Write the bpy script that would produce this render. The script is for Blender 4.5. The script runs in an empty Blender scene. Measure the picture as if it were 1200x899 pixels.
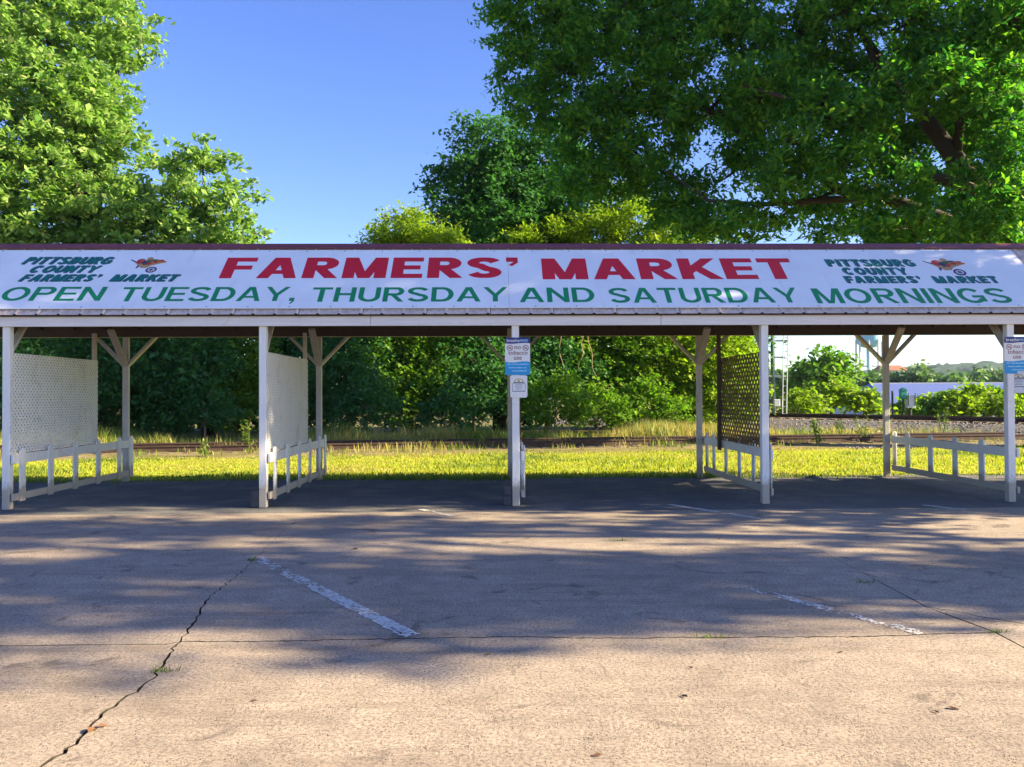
import bpy, bmesh, math, random
import numpy as np
from mathutils import Vector, Matrix
from mathutils.geometry import delaunay_2d_cdt

# ------------------------------------------------------------------ camera, world, sun, exposure
S = bpy.context.scene
COL = S.collection
F_PX, PITCH, ROLL, CAM_H = 961.9, 0.01429, -0.00455, 1.608
cam_data = bpy.data.cameras.new("camera")
cam_data.sensor_width = 36.0
cam_data.lens = F_PX / 1200 * 36
cam_data.clip_start, cam_data.clip_end = 0.05, 6000
cam = bpy.data.objects.new("camera", cam_data)
COL.objects.link(cam)
cam.matrix_world = Matrix.Translation((0, 0, CAM_H)) @ Matrix.Rotation(math.pi / 2 + PITCH, 4, 'X') @ Matrix.Rotation(ROLL, 4, 'Z')
S.camera = cam

SUN_EL, SUN_AZ = math.radians(24), math.radians(7)      # low, from the right and slightly from the camera's side
to_sun = Vector((math.cos(SUN_EL) * math.cos(SUN_AZ), -math.cos(SUN_EL) * math.sin(SUN_AZ), math.sin(SUN_EL)))
world = bpy.data.worlds.new("World")
S.world = world
world.use_nodes = True
wn = world.node_tree.nodes
wn.clear()
sky = wn.new("ShaderNodeTexSky")
sky.sky_type = 'NISHITA'
sky.sun_disc = False
sky.sun_elevation = SUN_EL
sky.sun_rotation = math.pi / 2 + SUN_AZ
sky.altitude = 200
sky.air_density, sky.dust_density, sky.ozone_density = 1.0, 0.6, 3.5
bg = wn.new("ShaderNodeBackground")
bg.inputs['Strength'].default_value = 0.07
wo = wn.new("ShaderNodeOutputWorld")
hs = wn.new("ShaderNodeHueSaturation")
hs.inputs['Hue'].default_value = 0.522
hs.inputs['Saturation'].default_value = 1.17
world.node_tree.links.new(sky.outputs[0], hs.inputs['Color'])
world.node_tree.links.new(hs.outputs[0], bg.inputs[0])
world.node_tree.links.new(bg.outputs[0], wo.inputs[0])

sun_data = bpy.data.lights.new("sun", 'SUN')
sun_data.energy = 5.0
sun_data.angle = math.radians(0.53)
sun_data.color = (1.0, 0.82, 0.52)
sun = bpy.data.objects.new("sun", sun_data)
sun.rotation_euler = to_sun.to_track_quat('Z', 'Y').to_euler()
sun.location = to_sun * 60
COL.objects.link(sun)

S.view_settings.view_transform = 'Standard'
S.view_settings.look = 'None'
S.view_settings.gamma = 1.0
S.view_settings.use_curve_mapping = False
S.view_settings.exposure = 2.15
S.render.engine = 'CYCLES'
S.cycles.max_bounces = 6
S.cycles.transparent_max_bounces = 4
S.cycles.use_denoising = True

# ------------------------------------------------------------------ helpers
def ray(u, v):
    u0, v0 = u - 600, v - 449.5
    cr, sr = math.cos(ROLL), math.sin(ROLL)
    ur, vr = cr * u0 + sr * v0, -sr * u0 + cr * v0
    c, s = math.cos(PITCH), math.sin(PITCH)
    return Vector((ur, c * F_PX + s * vr, s * F_PX - c * vr))

def W(u, v, D):
    """the point of the place that the photograph shows at (u, v), D metres in front of the lens"""
    r = ray(u, v)
    return Vector((0, 0, CAM_H)) + r * (D / r.y)

def G(u, v, z=0.0):
    r = ray(u, v)
    return Vector((0, 0, CAM_H)) + r * ((z - CAM_H) / r.z)

def empty(name, loc=(0, 0, 0), rot=None, label=None, cat=None, group=None, kind=None, parent=None):
    o = bpy.data.objects.new(name, None)
    COL.objects.link(o)
    o.empty_display_size = 0.2
    if rot is not None:
        o.matrix_world = Matrix.Translation(loc) @ rot
    else:
        o.location = loc
    tag(o, label, cat, group, kind)
    if parent is not None:
        o.parent = parent
    return o

def tag(o, label=None, cat=None, group=None, kind=None):
    for k, v in (("label", label), ("category", cat), ("group", group), ("kind", kind)):
        if v:
            o[k] = v
    return o

def link(name, me, parent=None, mats=None):
    o = bpy.data.objects.new(name, me)
    COL.objects.link(o)
    if mats:
        for m in (mats if isinstance(mats, (list, tuple)) else [mats]):
            if m.name not in [x.name for x in me.materials if x]:
                me.materials.append(m)
    if parent is not None:
        o.parent = parent
    return o

def copy_tree(o, parent=None):
    c = o.copy()
    COL.objects.link(c)
    if parent is not None:
        c.parent = parent
    for ch in list(o.children):
        copy_tree(ch, c)
    return c

class MB:
    """collects boxes, tubes and polygons, and builds ONE mesh"""
    def __init__(s):
        s.v, s.f, s.m = [], [], []
    def add(s, verts, faces, mi=0):
        b = len(s.v)
        s.v += [tuple(p) for p in verts]
        s.f += [tuple(b + i for i in f) for f in faces]
        s.m += [mi] * len(faces)
    def box(s, x0, x1, y0, y1, z0, z1, mi=0, M=None, ch=0.0):
        if ch <= 0:
            vs = [Vector(p) for p in ((x0,y0,z0),(x1,y0,z0),(x1,y1,z0),(x0,y1,z0),(x0,y0,z1),(x1,y0,z1),(x1,y1,z1),(x0,y1,z1))]
            fs = [(0,3,2,1),(4,5,6,7),(0,1,5,4),(1,2,6,5),(2,3,7,6),(3,0,4,7)]
            if M is not None:
                vs = [M @ p for p in vs]
            s.add(vs, fs, mi)
            return
        bm = bmesh.new()
        bmesh.ops.create_cube(bm, size=1)
        for p in bm.verts:
            p.co = Vector(((x0+x1)/2 + p.co.x*(x1-x0), (y0+y1)/2 + p.co.y*(y1-y0), (z0+z1)/2 + p.co.z*(z1-z0)))
        bmesh.ops.bevel(bm, geom=bm.edges[:], offset=ch, segments=1, affect='EDGES')
        bm.verts.index_update()
        vs = [p.co.copy() for p in bm.verts]
        if M is not None:
            vs = [M @ p for p in vs]
        s.add(vs, [tuple(q.index for q in f.verts) for f in bm.faces], mi)
        bm.free()
    def beam(s, a, b, w, d, upv=(0, 0, 1), mi=0):
        """a bar of section w x d from a to b; d lies along upv as far as it can"""
        a, b = Vector(a), Vector(b)
        z = (b - a).normalized()
        x = z.cross(Vector(upv)).normalized()
        y = x.cross(z)
        M = Matrix((x, y, z)).transposed().to_4x4()
        M.translation = a
        s.box(-w/2, w/2, -d/2, d/2, 0, (b - a).length, mi, M)
    def tube(s, pts, rad, n=8, mi=0, cap=True):
        pts = [Vector(p) for p in pts]
        vs, fs = [], []
        ref = Vector((0.31, 0.22, 0.92)).normalized()
        for i, p in enumerate(pts):
            t = (pts[min(i+1, len(pts)-1)] - pts[max(i-1, 0)]).normalized()
            x = t.cross(ref)
            if x.length < 1e-3:
                x = t.cross(Vector((1, 0, 0)))
            x.normalize()
            y = t.cross(x)
            for k in range(n):
                a = 2 * math.pi * k / n
                vs.append(p + (x * math.cos(a) + y * math.sin(a)) * rad[i])
        for i in range(len(pts) - 1):
            for k in range(n):
                k2 = (k + 1) % n
                fs.append((i*n+k, i*n+k2, (i+1)*n+k2, (i+1)*n+k))
        if cap:
            fs.append(tuple(range(n - 1, -1, -1)))
            fs.append(tuple((len(pts)-1)*n + k for k in range(n)))
        s.add(vs, fs, mi)
    def prism(s, pts, z0, z1, mi=0, M=None, side=True):
        """polygon of 2-D points (counter-clockwise) from z0 to z1"""
        n = len(pts)
        vs = [Vector((p[0], p[1], z0)) for p in pts] + [Vector((p[0], p[1], z1)) for p in pts]
        if M is not None:
            vs = [M @ p for p in vs]
        fs = [tuple(range(n, 2*n))]
        if side:
            fs.append(tuple(range(n-1, -1, -1)))
            fs += [(i, (i+1) % n, n + (i+1) % n, n + i) for i in range(n)]
        s.add(vs, fs, mi)
    def mesh(s, name="mesh", smooth=False):
        me = bpy.data.meshes.new(name)
        me.from_pydata(s.v, [], s.f)
        if any(s.m):
            me.polygons.foreach_set("material_index", s.m)
        if smooth:
            me.polygons.foreach_set("use_smooth", [True] * len(s.f))
        me.update()
        return me
    def build(s, name, mats, parent=None, smooth=False):
        me = s.mesh(name, smooth)
        for m in (mats if isinstance(mats, (list, tuple)) else [mats]):
            me.materials.append(m)
        return link(name, me, parent)

def np_mesh(name, V, Fq, mats, parent=None, midx=None):
    """V (n,3), Fq (m,k) arrays -> mesh object, fast"""
    me = bpy.data.meshes.new(name)
    k = Fq.shape[1]
    me.vertices.add(len(V))
    me.vertices.foreach_set("co", np.asarray(V, dtype=np.float32).ravel())
    me.loops.add(Fq.size)
    me.loops.foreach_set("vertex_index", np.asarray(Fq, dtype=np.int32).ravel())
    me.polygons.add(len(Fq))
    me.polygons.foreach_set("loop_start", np.arange(0, Fq.size, k, dtype=np.int32))
    try:
        me.polygons.foreach_set("loop_total", np.full(len(Fq), k, dtype=np.int32))
    except Exception:
        pass
    if midx is not None:
        me.polygons.foreach_set("material_index", np.asarray(midx, dtype=np.int32))
    me.update(calc_edges=True)
    for m in (mats if isinstance(mats, (list, tuple)) else [mats]):
        me.materials.append(m)
    return link(name, me, parent)

# ------------------------------------------------------------------ materials
def new_mat(name):
    m = bpy.data.materials.new(name)
    m.use_nodes = True
    nt = m.node_tree
    nt.nodes.clear()
    out = nt.nodes.new("ShaderNodeOutputMaterial")
    return m, nt, out

def node(nt, typ, **kw):
    n = nt.nodes.new(typ)
    for k, v in kw.items():
        setattr(n, k, v)
    return n

def ramp(nt, stops, fac):
    r = nt.nodes.new("ShaderNodeValToRGB")
    el = r.color_ramp.elements
    while len(el) > 1:
        el.remove(el[0])
    el[0].position = stops[0][0]
    el[0].color = (*stops[0][1], 1)
    for p, c in stops[1:]:
        e = el.new(p)
        e.color = (*c, 1)
    nt.links.new(fac, r.inputs[0])
    return r.outputs[0]

def noise(nt, scale, detail=4, rough=0.55, vec=None, out=0, dist=0.0):
    n = nt.nodes.new("ShaderNodeTexNoise")
    n.inputs['Scale'].default_value = scale
    n.inputs['Detail'].default_value = detail
    n.inputs['Roughness'].default_value = rough
    n.inputs['Distortion'].default_value = dist
    if vec is not None:
        nt.links.new(vec, n.inputs['Vector'])
    return n.outputs[out]

def coords(nt, which='Object', scale=None):
    c = nt.nodes.new("ShaderNodeTexCoord")
    o = c.outputs[which]
    if scale:
        mp = nt.nodes.new("ShaderNodeMapping")
        mp.inputs['Scale'].default_value = scale
        nt.links.new(o, mp.inputs[0])
        o = mp.outputs[0]
    return o

def mixc(nt, fac, a, b, mode='MIX'):
    n = nt.nodes.new("ShaderNodeMix")
    n.data_type = 'RGBA'
    n.blend_type = mode
    for sock, val in ((n.inputs[0], fac), (n.inputs[6], a), (n.inputs[7], b)):
        if isinstance(val, (int, float)):
            sock.default_value = val
        elif isinstance(val, tuple):
            sock.default_value = (*val, 1)
        else:
            nt.links.new(val, sock)
    return n.outputs[2]

def bump(nt, h, strength, dist=0.01):
    b = nt.nodes.new("ShaderNodeBump")
    b.inputs['Strength'].default_value = strength
    b.inputs['Distance'].default_value = dist
    nt.links.new(h, b.inputs['Height'])
    return b.outputs[0]

def principled(nt, out, color, rough=0.7, normal=None, metallic=0.0, spec=0.4):
    p = nt.nodes.new("ShaderNodeBsdfPrincipled")
    if isinstance(color, tuple):
        p.inputs['Base Color'].default_value = (*color, 1)
    else:
        nt.links.new(color, p.inputs['Base Color'])
    if isinstance(rough, (int, float)):
        p.inputs['Roughness'].default_value = rough
    else:
        nt.links.new(rough, p.inputs['Roughness'])
    p.inputs['Metallic'].default_value = metallic
    p.inputs['Specular IOR Level'].default_value = spec
    if normal is not None:
        nt.links.new(normal, p.inputs['Normal'])
    nt.links.new(p.outputs[0], out.inputs[0])
    return p

def flat_mat(name, c, rough=0.6, var=0.12, scale=6.0, metallic=0.0, spec=0.4, bstr=0.15):
    m, nt, out = new_mat(name)
    co = coords(nt)
    n = noise(nt, scale, 5, 0.6, co)
    lo = tuple(x * (1 - var) for x in c)
    hi = tuple(min(1, x * (1 + var)) for x in c)
    col = ramp(nt, [(0.3, lo), (0.7, hi)], n)
    principled(nt, out, col, rough, bump(nt, noise(nt, scale * 8, 4, 0.6, co), bstr, 0.004), metallic, spec)
    return m

def paint_mat(name, c, dirt=(0.30, 0.24, 0.17), grain=(40, 40, 3), amount=0.58, rough=0.6):
    """painted timber: streaky grain under the paint, chips and stains"""
    m, nt, out = new_mat(name)
    co = coords(nt, 'Object', grain)
    g = noise(nt, 1.0, 6, 0.65, co)
    c2 = coords(nt)
    st = noise(nt, 2.3, 6, 0.7, c2, dist=0.6)
    base = ramp(nt, [(0.3, tuple(x * 0.86 for x in c)), (0.62, c)], g)
    k = ramp(nt, [(amount, (0, 0, 0)), (amount + 0.2, (1, 1, 1))], st)
    col = mixc(nt, k, base, tuple(a * 0.45 + b * 0.55 for a, b in zip(c, dirt)))
    chip = noise(nt, 26, 5, 0.7, c2)
    kc = ramp(nt, [(0.70, (0, 0, 0)), (0.73, (1, 1, 1))], chip)
    col = mixc(nt, kc, col, dirt)
    # mud splashed up from the ground, in ragged patches
    sx = nt.nodes.new("ShaderNodeSeparateXYZ")
    nt.links.new(c2, sx.inputs[0])
    ad = node(nt, "ShaderNodeMath", operation='MULTIPLY_ADD')
    nt.links.new(noise(nt, 9, 5, 0.7, c2), ad.inputs[0])
    ad.inputs[1].default_value = -0.55
    nt.links.new(sx.outputs[2], ad.inputs[2])
    sp = ramp(nt, [(0.0, (0.75, 0.75, 0.75)), (0.10, (0, 0, 0))], ad.outputs[0])
    if name.startswith("white_painted_timber") or name.startswith("worn_white"):
        col = mixc(nt, sp, col, dirt)
    principled(nt, out, col, rough, bump(nt, g, 0.35, 0.004), 0, 0.35)
    return m

def leaf_mat(name, cols, trans=0.35, rough=0.55, tint=(1.0, 1.25, 0.45)):
    """leaves: every leaf its own hue, light passing through it"""
    m, nt, out = new_mat(name)
    gi = nt.nodes.new("ShaderNodeNewGeometry")
    st = [(i / max(1, len(cols) - 1), c) for i, c in enumerate(cols)]
    col = ramp(nt, st, gi.outputs['Random Per Island'])
    p = nt.nodes.new("ShaderNodeBsdfPrincipled")
    nt.links.new(col, p.inputs['Base Color'])
    p.inputs['Roughness'].default_value = rough
    p.inputs['Specular IOR Level'].default_value = 0.35
    t = nt.nodes.new("ShaderNodeBsdfTranslucent")
    tc = mixc(nt, 1.0, col, tuple(tint), 'MULTIPLY')
    nt.links.new(tc, t.inputs[0])
    mx = nt.nodes.new("ShaderNodeMixShader")
    mx.inputs[0].default_value = trans
    nt.links.new(p.outputs[0], mx.inputs[1])
    nt.links.new(t.outputs[0], mx.inputs[2])
    nt.links.new(mx.outputs[0], out.inputs[0])
    return m

M = {}
M['white'] = paint_mat("white_painted_timber", (0.83, 0.81, 0.78))
M['white_lath'] = paint_mat("white_painted_lath", (0.84, 0.82, 0.77), amount=0.55)
M['fascia'] = paint_mat("fascia_paint", (0.78, 0.73, 0.71), grain=(2, 30, 30), amount=0.6)
M['cedar'] = paint_mat("bare_brown_lath", (0.17, 0.10, 0.05), dirt=(0.07, 0.045, 0.03))
M['dark_wood'] = paint_mat("dark_stained_timber", (0.075, 0.05, 0.04), dirt=(0.03, 0.022, 0.02))
M['worn_white'] = paint_mat("worn_white_paint", (0.56, 0.52, 0.48), amount=0.5)  # rear posts: shade at the back put into the white, besides the stains
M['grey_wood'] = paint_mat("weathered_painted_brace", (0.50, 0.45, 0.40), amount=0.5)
M['deck'] = flat_mat("roof_deck", (0.05, 0.035, 0.03), 0.9)
M['tin'] = flat_mat("cream_roof_metal", (0.60, 0.48, 0.41), 0.5, 0.2, 9, 0.0, 0.5)
M['maroon'] = flat_mat("maroon_ridge_metal", (0.17, 0.045, 0.05), 0.45, 0.2, 5, 0.0, 0.5)
M['screw'] = flat_mat("screw_rust", (0.06, 0.035, 0.03), 0.7)
def sheet_mat():
    m, nt, out = new_mat("white_sign_sheet")
    co = coords(nt)
    st = coords(nt, 'Object', (3.0, 0.35, 1))
    c = ramp(nt, [(0.35, (0.78, 0.78, 0.78)), (0.65, (0.86, 0.86, 0.85))], noise(nt, 1.1, 4, 0.6, co))
    run = ramp(nt, [(0.58, (0, 0, 0)), (0.75, (0.4, 0.4, 0.4))], noise(nt, 2.2, 6, 0.7, st))
    c = mixc(nt, run, c, (0.55, 0.52, 0.50))
    wave = noise(nt, 1.6, 2, 0.5, coords(nt, 'Object', (1.0, 0.5, 1)), dist=0.8)
    principled(nt, out, c, 0.36, bump(nt, wave, 0.5, 0.03), 0, 0.5)
    return m
M['panel'] = sheet_mat()
M['red'] = flat_mat("red_lettering", (0.64, 0.008, 0.018), 0.45, 0.06, 3, 0, 0.4, 0.02)
M['green'] = flat_mat("green_lettering", (0.004, 0.25, 0.08), 0.45, 0.06, 3, 0, 0.4, 0.02)
M['navy'] = flat_mat("dark_letter_shadow", (0.006, 0.03, 0.06), 0.45, 0.06, 3, 0, 0.4, 0.02)
M['teal'] = flat_mat("teal_lettering", (0.002, 0.155, 0.12), 0.45, 0.06, 3, 0, 0.4, 0.02)
M['tan'] = flat_mat("emblem_tan", (0.48, 0.26, 0.11), 0.5)
M['tomato'] = flat_mat("emblem_red", (0.45, 0.03, 0.02), 0.5)
M['orange'] = flat_mat("emblem_orange", (0.55, 0.15, 0.02), 0.5)
M['leafgreen'] = flat_mat("emblem_green", (0.03, 0.12, 0.04), 0.5)
M['plum'] = flat_mat("emblem_plum", (0.07, 0.02, 0.09), 0.5)
M['sign_white'] = flat_mat("sign_white", (0.78, 0.76, 0.74), 0.4, 0.03)
M['sign_navy'] = flat_mat("sign_navy", (0.025, 0.03, 0.19), 0.4, 0.05)
M['sign_blue'] = flat_mat("sign_blue", (0.015, 0.30, 0.62), 0.4, 0.05)
M['sign_pale'] = flat_mat("sign_pale_blue", (0.35, 0.60, 0.80), 0.4, 0.05)
M['sign_maroon'] = flat_mat("sign_maroon", (0.22, 0.05, 0.06), 0.5, 0.05)
M['sign_slate'] = flat_mat("sign_slate", (0.12, 0.13, 0.2), 0.5, 0.05)
M['sign_gold'] = flat_mat("sign_gold", (0.55, 0.36, 0.10), 0.5, 0.05)
M['block'] = flat_mat("old_concrete_block", (0.085, 0.08, 0.085), 0.95, 0.3, 14, 0, 0.2, 0.8)
M['bark'] = paint_mat("brown_bark", (0.05, 0.036, 0.030), dirt=(0.035, 0.025, 0.02), grain=(14, 14, 3), amount=0.45, rough=0.95)
M['pale_bark'] = paint_mat("pale_bark", (0.26, 0.19, 0.13), dirt=(0.10, 0.07, 0.05), grain=(14, 14, 3), amount=0.5, rough=0.95)
M['rust'] = flat_mat("rusty_rail_steel", (0.065, 0.038, 0.03), 0.8, 0.35, 5)
M['sleeper'] = flat_mat("old_sleeper_timber", (0.09, 0.065, 0.05), 0.95, 0.35, 6)
M['gravel'] = leaf_mat("grey_ballast", [(0.12, 0.11, 0.11), (0.24, 0.22, 0.21), (0.17, 0.15, 0.15), (0.33, 0.31, 0.29)], 0.0, 0.9)
M['steel'] = flat_mat("galvanised_steel", (0.55, 0.57, 0.58), 0.45, 0.1, 6, 0.3)
M['mast_green'] = flat_mat("mast_green_paint", (0.13, 0.19, 0.15), 0.6)
M['teal_box'] = flat_mat("teal_case_paint", (0.01, 0.22, 0.17), 0.5)
M['grey_box'] = flat_mat("grey_case_paint", (0.48, 0.53, 0.58), 0.5)
M['black'] = flat_mat("black_post_paint", (0.02, 0.02, 0.022), 0.6)
M['tank'] = flat_mat("water_tank_blue", (0.25, 0.52, 0.68), 0.5, 0.06, 1)
M['roof_blue'] = flat_mat("blue_metal_roof", (0.09, 0.125, 0.30), 0.5, 0.05, 0.3)
M['wall_pale'] = flat_mat("pale_building_wall", (0.5, 0.52, 0.56), 0.7, 0.05, 0.4)
M['roof_red'] = flat_mat("red_roof", (0.35, 0.12, 0.07), 0.8)
M['paint_line'] = flat_mat("worn_white_line_paint", (0.66, 0.64, 0.60), 0.8, 0.15, 30, 0, 0.3, 0.5)
M['dead_leaf'] = flat_mat("dead_brown_leaf", (0.13, 0.06, 0.025), 0.8)

M['leaf_left'] = leaf_mat("leaves_sweetgum", [(0.09, 0.22, 0.05), (0.25, 0.38, 0.09), (0.16, 0.31, 0.07), (0.38, 0.47, 0.17)], 0.46, 0.5, (1.0, 1.2, 0.5))
M['leaf_oak'] = leaf_mat("leaves_shade_tree", [(0.025, 0.13, 0.036), (0.08, 0.25, 0.03), (0.045, 0.18, 0.042), (0.14, 0.31, 0.028), (0.21, 0.38, 0.035)], 0.58)
M['leaf_dark'] = leaf_mat("leaves_dark", [(0.03, 0.12, 0.04), (0.07, 0.19, 0.045), (0.045, 0.15, 0.05)], 0.42)
M['leaf_lime'] = leaf_mat("leaves_lime", [(0.16, 0.27, 0.02), (0.29, 0.38, 0.026), (0.22, 0.33, 0.024)], 0.5)
M['leaf_mid'] = leaf_mat("leaves_mid", [(0.08, 0.20, 0.02), (0.18, 0.30, 0.024), (0.12, 0.25, 0.03)], 0.5)
M['leaf_far'] = leaf_mat("leaves_far", [(0.06, 0.15, 0.06), (0.13, 0.21, 0.075), (0.09, 0.18, 0.075)], 0.35)
M['straw'] = leaf_mat("dry_tall_grass", [(0.46, 0.36, 0.12), (0.34, 0.32, 0.07), (0.20, 0.26, 0.04), (0.55, 0.42, 0.18)], 0.45, 0.6, (1.0, 1.0, 0.7))
M['blade'] = leaf_mat("lawn_blades", [(0.33, 0.40, 0.03), (0.42, 0.45, 0.035), (0.24, 0.35, 0.03), (0.46, 0.43, 0.08)], 0.5, 0.6, (1.0, 1.05, 0.5))
M['weed'] = leaf_mat("green_weeds", [(0.08, 0.15, 0.02), (0.15, 0.20, 0.03), (0.11, 0.17, 0.02)], 0.4)

def concrete_mat():
    m, nt, out = new_mat("old_concrete")
    co = coords(nt)
    big = noise(nt, 0.45, 7, 0.65, co, dist=0.6)
    mid = noise(nt, 4.0, 7, 0.7, co)
    fine = noise(nt, 48, 6, 0.75, co)
    c = ramp(nt, [(0.30, (0.225, 0.185, 0.15)), (0.5, (0.385, 0.315, 0.25)), (0.68, (0.51, 0.42, 0.335))], big)
    c = mixc(nt, 0.5, c, ramp(nt, [(0.3, (0.23, 0.19, 0.155)), (0.65, (0.52, 0.43, 0.34))], mid))
    # broom-worn, pitted face: sand grains stand out, the paste between them is dark
    c = mixc(nt, ramp(nt, [(0.38, (0.9, 0.9, 0.9)), (0.55, (0, 0, 0))], fine), c, (0.15, 0.12, 0.095))
    g = node(nt, "ShaderNodeTexVoronoi")
    g.inputs['Scale'].default_value = 60
    nt.links.new(co, g.inputs['Vector'])
    pit = ramp(nt, [(0.08, (1, 1, 1)), (0.26, (0, 0, 0))], g.outputs['Distance'])
    sel = ramp(nt, [(0.44, (0, 0, 0)), (0.58, (1, 1, 1))], noise(nt, 7, 5, 0.7, co))
    pm = mixc(nt, 1.0, pit, sel, 'MULTIPLY')
    c = mixc(nt, pm, c, (0.06, 0.048, 0.04))
    g2 = node(nt, "ShaderNodeTexVoronoi")
    g2.inputs['Scale'].default_value = 34
    nt.links.new(co, g2.inputs['Vector'])
    peb = ramp(nt, [(0.10, (1, 1, 1)), (0.2, (0, 0, 0))], g2.outputs['Distance'])
    c = mixc(nt, mixc(nt, 0.6, (0, 0, 0), peb), c, mixc(nt, 0.5, (0.50, 0.44, 0.36), g2.outputs['Color'], 'MULTIPLY'))
    # slanting tyre polish, drips and old stains
    mp = nt.nodes.new("ShaderNodeMapping")
    mp.inputs['Rotation'].default_value = (0, 0, 0.9)
    mp.inputs['Scale'].default_value = (0.35, 2.6, 1)
    nt.links.new(co, mp.inputs[0])
    stn = ramp(nt, [(0.50, (0, 0, 0)), (0.70, (0.6, 0.6, 0.6))], noise(nt, 1.3, 8, 0.72, mp.outputs[0], dist=0.8))
    c = mixc(nt, stn, c, (0.17, 0.135, 0.105))
    oil = ramp(nt, [(0.60, (0, 0, 0)), (0.68, (0.6, 0.6, 0.6))], noise(nt, 1.7, 4, 0.6, co, dist=1.5))
    c = mixc(nt, oil, c, (0.10, 0.082, 0.07))
    rub = noise(nt, 14, 6, 0.75, mp.outputs[0])
    h1 = mixc(nt, 0.45, fine, mid)
    h2 = mixc(nt, 0.35, h1, rub)
    h = mixc(nt, 0.6, h2, pm, 'SUBTRACT')
    principled(nt, out, c, 0.93, bump(nt, h, 1.0, 0.022), 0, 0.2)
    return m
M['concrete'] = concrete_mat()

def asphalt_mat():
    m, nt, out = new_mat("old_asphalt")
    co = coords(nt)
    a = noise(nt, 90, 4, 0.7, co)
    b = noise(nt, 1.2, 6, 0.65, co, dist=0.5)
    c = ramp(nt, [(0.35, (0.05, 0.055, 0.06)), (0.7, (0.20, 0.20, 0.205))], a)
    c = mixc(nt, ramp(nt, [(0.45, (0, 0, 0)), (0.7, (0.75, 0.75, 0.75))], b), c, (0.22, 0.20, 0.18))
    principled(nt, out, c, 0.95, bump(nt, a, 0.9, 0.01), 0, 0.2)
    return m
M['asphalt'] = asphalt_mat()

def earth_mat(name, stops, sc=0.5, fine=20):
    m, nt, out = new_mat(name)
    co = coords(nt)
    n = noise(nt, sc, 8, 0.65, co, dist=0.5)
    c = ramp(nt, stops, n)
    f = noise(nt, fine, 5, 0.7, co)
    c = mixc(nt, 0.5, c, ramp(nt, [(0.3, (0.35, 0.35, 0.35)), (0.7, (1, 1, 1))], f), 'MULTIPLY')
    principled(nt, out, c, 0.95, bump(nt, f, 0.8, 0.03), 0, 0.15)
    return m
M['lawn'] = earth_mat("lawn_turf", [(0.3, (0.32, 0.33, 0.035)), (0.5, (0.42, 0.40, 0.045)), (0.7, (0.46, 0.40, 0.09))], 0.9, 30)
M['dirt'] = earth_mat("dry_bank", [(0.3, (0.13, 0.13, 0.03)), (0.5, (0.24, 0.20, 0.09)), (0.7, (0.34, 0.26, 0.15))], 0.7, 14)
M['terrain'] = earth_mat("rough_ground", [(0.3, (0.09, 0.11, 0.025)), (0.55, (0.18, 0.16, 0.05)), (0.75, (0.24, 0.18, 0.09))], 0.12, 3)
M['ballast_bed'] = earth_mat("ballast_bed", [(0.3, (0.13, 0.12, 0.12)), (0.7, (0.27, 0.25, 0.24))], 2, 24)
M['hill'] = earth_mat("wooded_hill", [(0.3, (0.014, 0.045, 0.022)), (0.5, (0.028, 0.07, 0.03)), (0.7, (0.055, 0.10, 0.04))], 0.02, 0.11)

# ------------------------------------------------------------------ ground, lot, tracks (the setting)
def smooth(a, b, x):
    t = min(1, max(0, (x - a) / (b - a)))
    return t * t * (3 - 2 * t)

def ground_z(x, y):
    z = -0.07
    z -= 2.6 * smooth(46, 66, y)
    return z

def build_terrain():
    ys = [-80, -30, -8, 4, 12, 16, 20, 24, 28, 32, 36, 40, 44, 48, 52, 56, 60, 66, 80, 110, 160, 260, 450, 800, 1600, 3500]
    xs = [-2500, -900, -300, -120, -60, -30, -15, 0, 15, 30, 45, 60, 90, 150, 300, 900, 2500]
    mb = MB()
    vs = [(x, y, ground_z(x, y)) for y in ys for x in xs]
    n = len(xs)
    mb.add(vs, [(j*n+i, j*n+i+1, (j+1)*n+i+1, (j+1)*n+i) for j in range(len(ys)-1) for i in range(n-1)])
    tag(mb.build("ground", M['terrain']), kind='structure')
build_terrain()

def build_hills():
    rng = np.random.default_rng(5)
    xs = np.arange(-900, 1700, 11.0)
    ys = np.arange(760, 1500, 13.0)
    X, Y = np.meshgrid(xs, ys)
    X = X + rng.normal(0, 2.5, X.shape)
    Y = Y + rng.normal(0, 2.5, X.shape)
    t = np.clip((Y - 760) / 480, 0, 1)
    t = t * t * (3 - 2 * t)
    top = 36 + 12 * np.clip((X - 350) / 450, -0.5, 1.3) + 5 * np.sin(X / 130.0 + 1) + 3 * np.sin(X / 47.0)
    Z = -4 + t * top + rng.normal(0, 2.6, X.shape) + 2.4 * np.sin(X / 9.0 + Y / 13.0)
    n = len(xs)
    V = np.stack([X, Y, Z], -1).reshape(-1, 3)
    I = np.arange(len(xs) * len(ys)).reshape(len(ys), n)
    Fq = np.stack([I[:-1, :-1], I[:-1, 1:], I[1:, 1:], I[1:, :-1]], -1).reshape(-1, 4)
    tag(np_mesh("hills", V, Fq, M['hill']), kind='structure')
build_hills()

# concrete car park: slabs parted by joints and by a crack that has broken them
rnd = random.Random(11)
SHED_LOC = Vector((0.053, 11.95, 0))
YAW = 0.0232
def shed_pt(x, y, z=0):
    return SHED_LOC + Matrix.Rotation(YAW, 3, 'Z') @ Vector((x, y, z))

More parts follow.
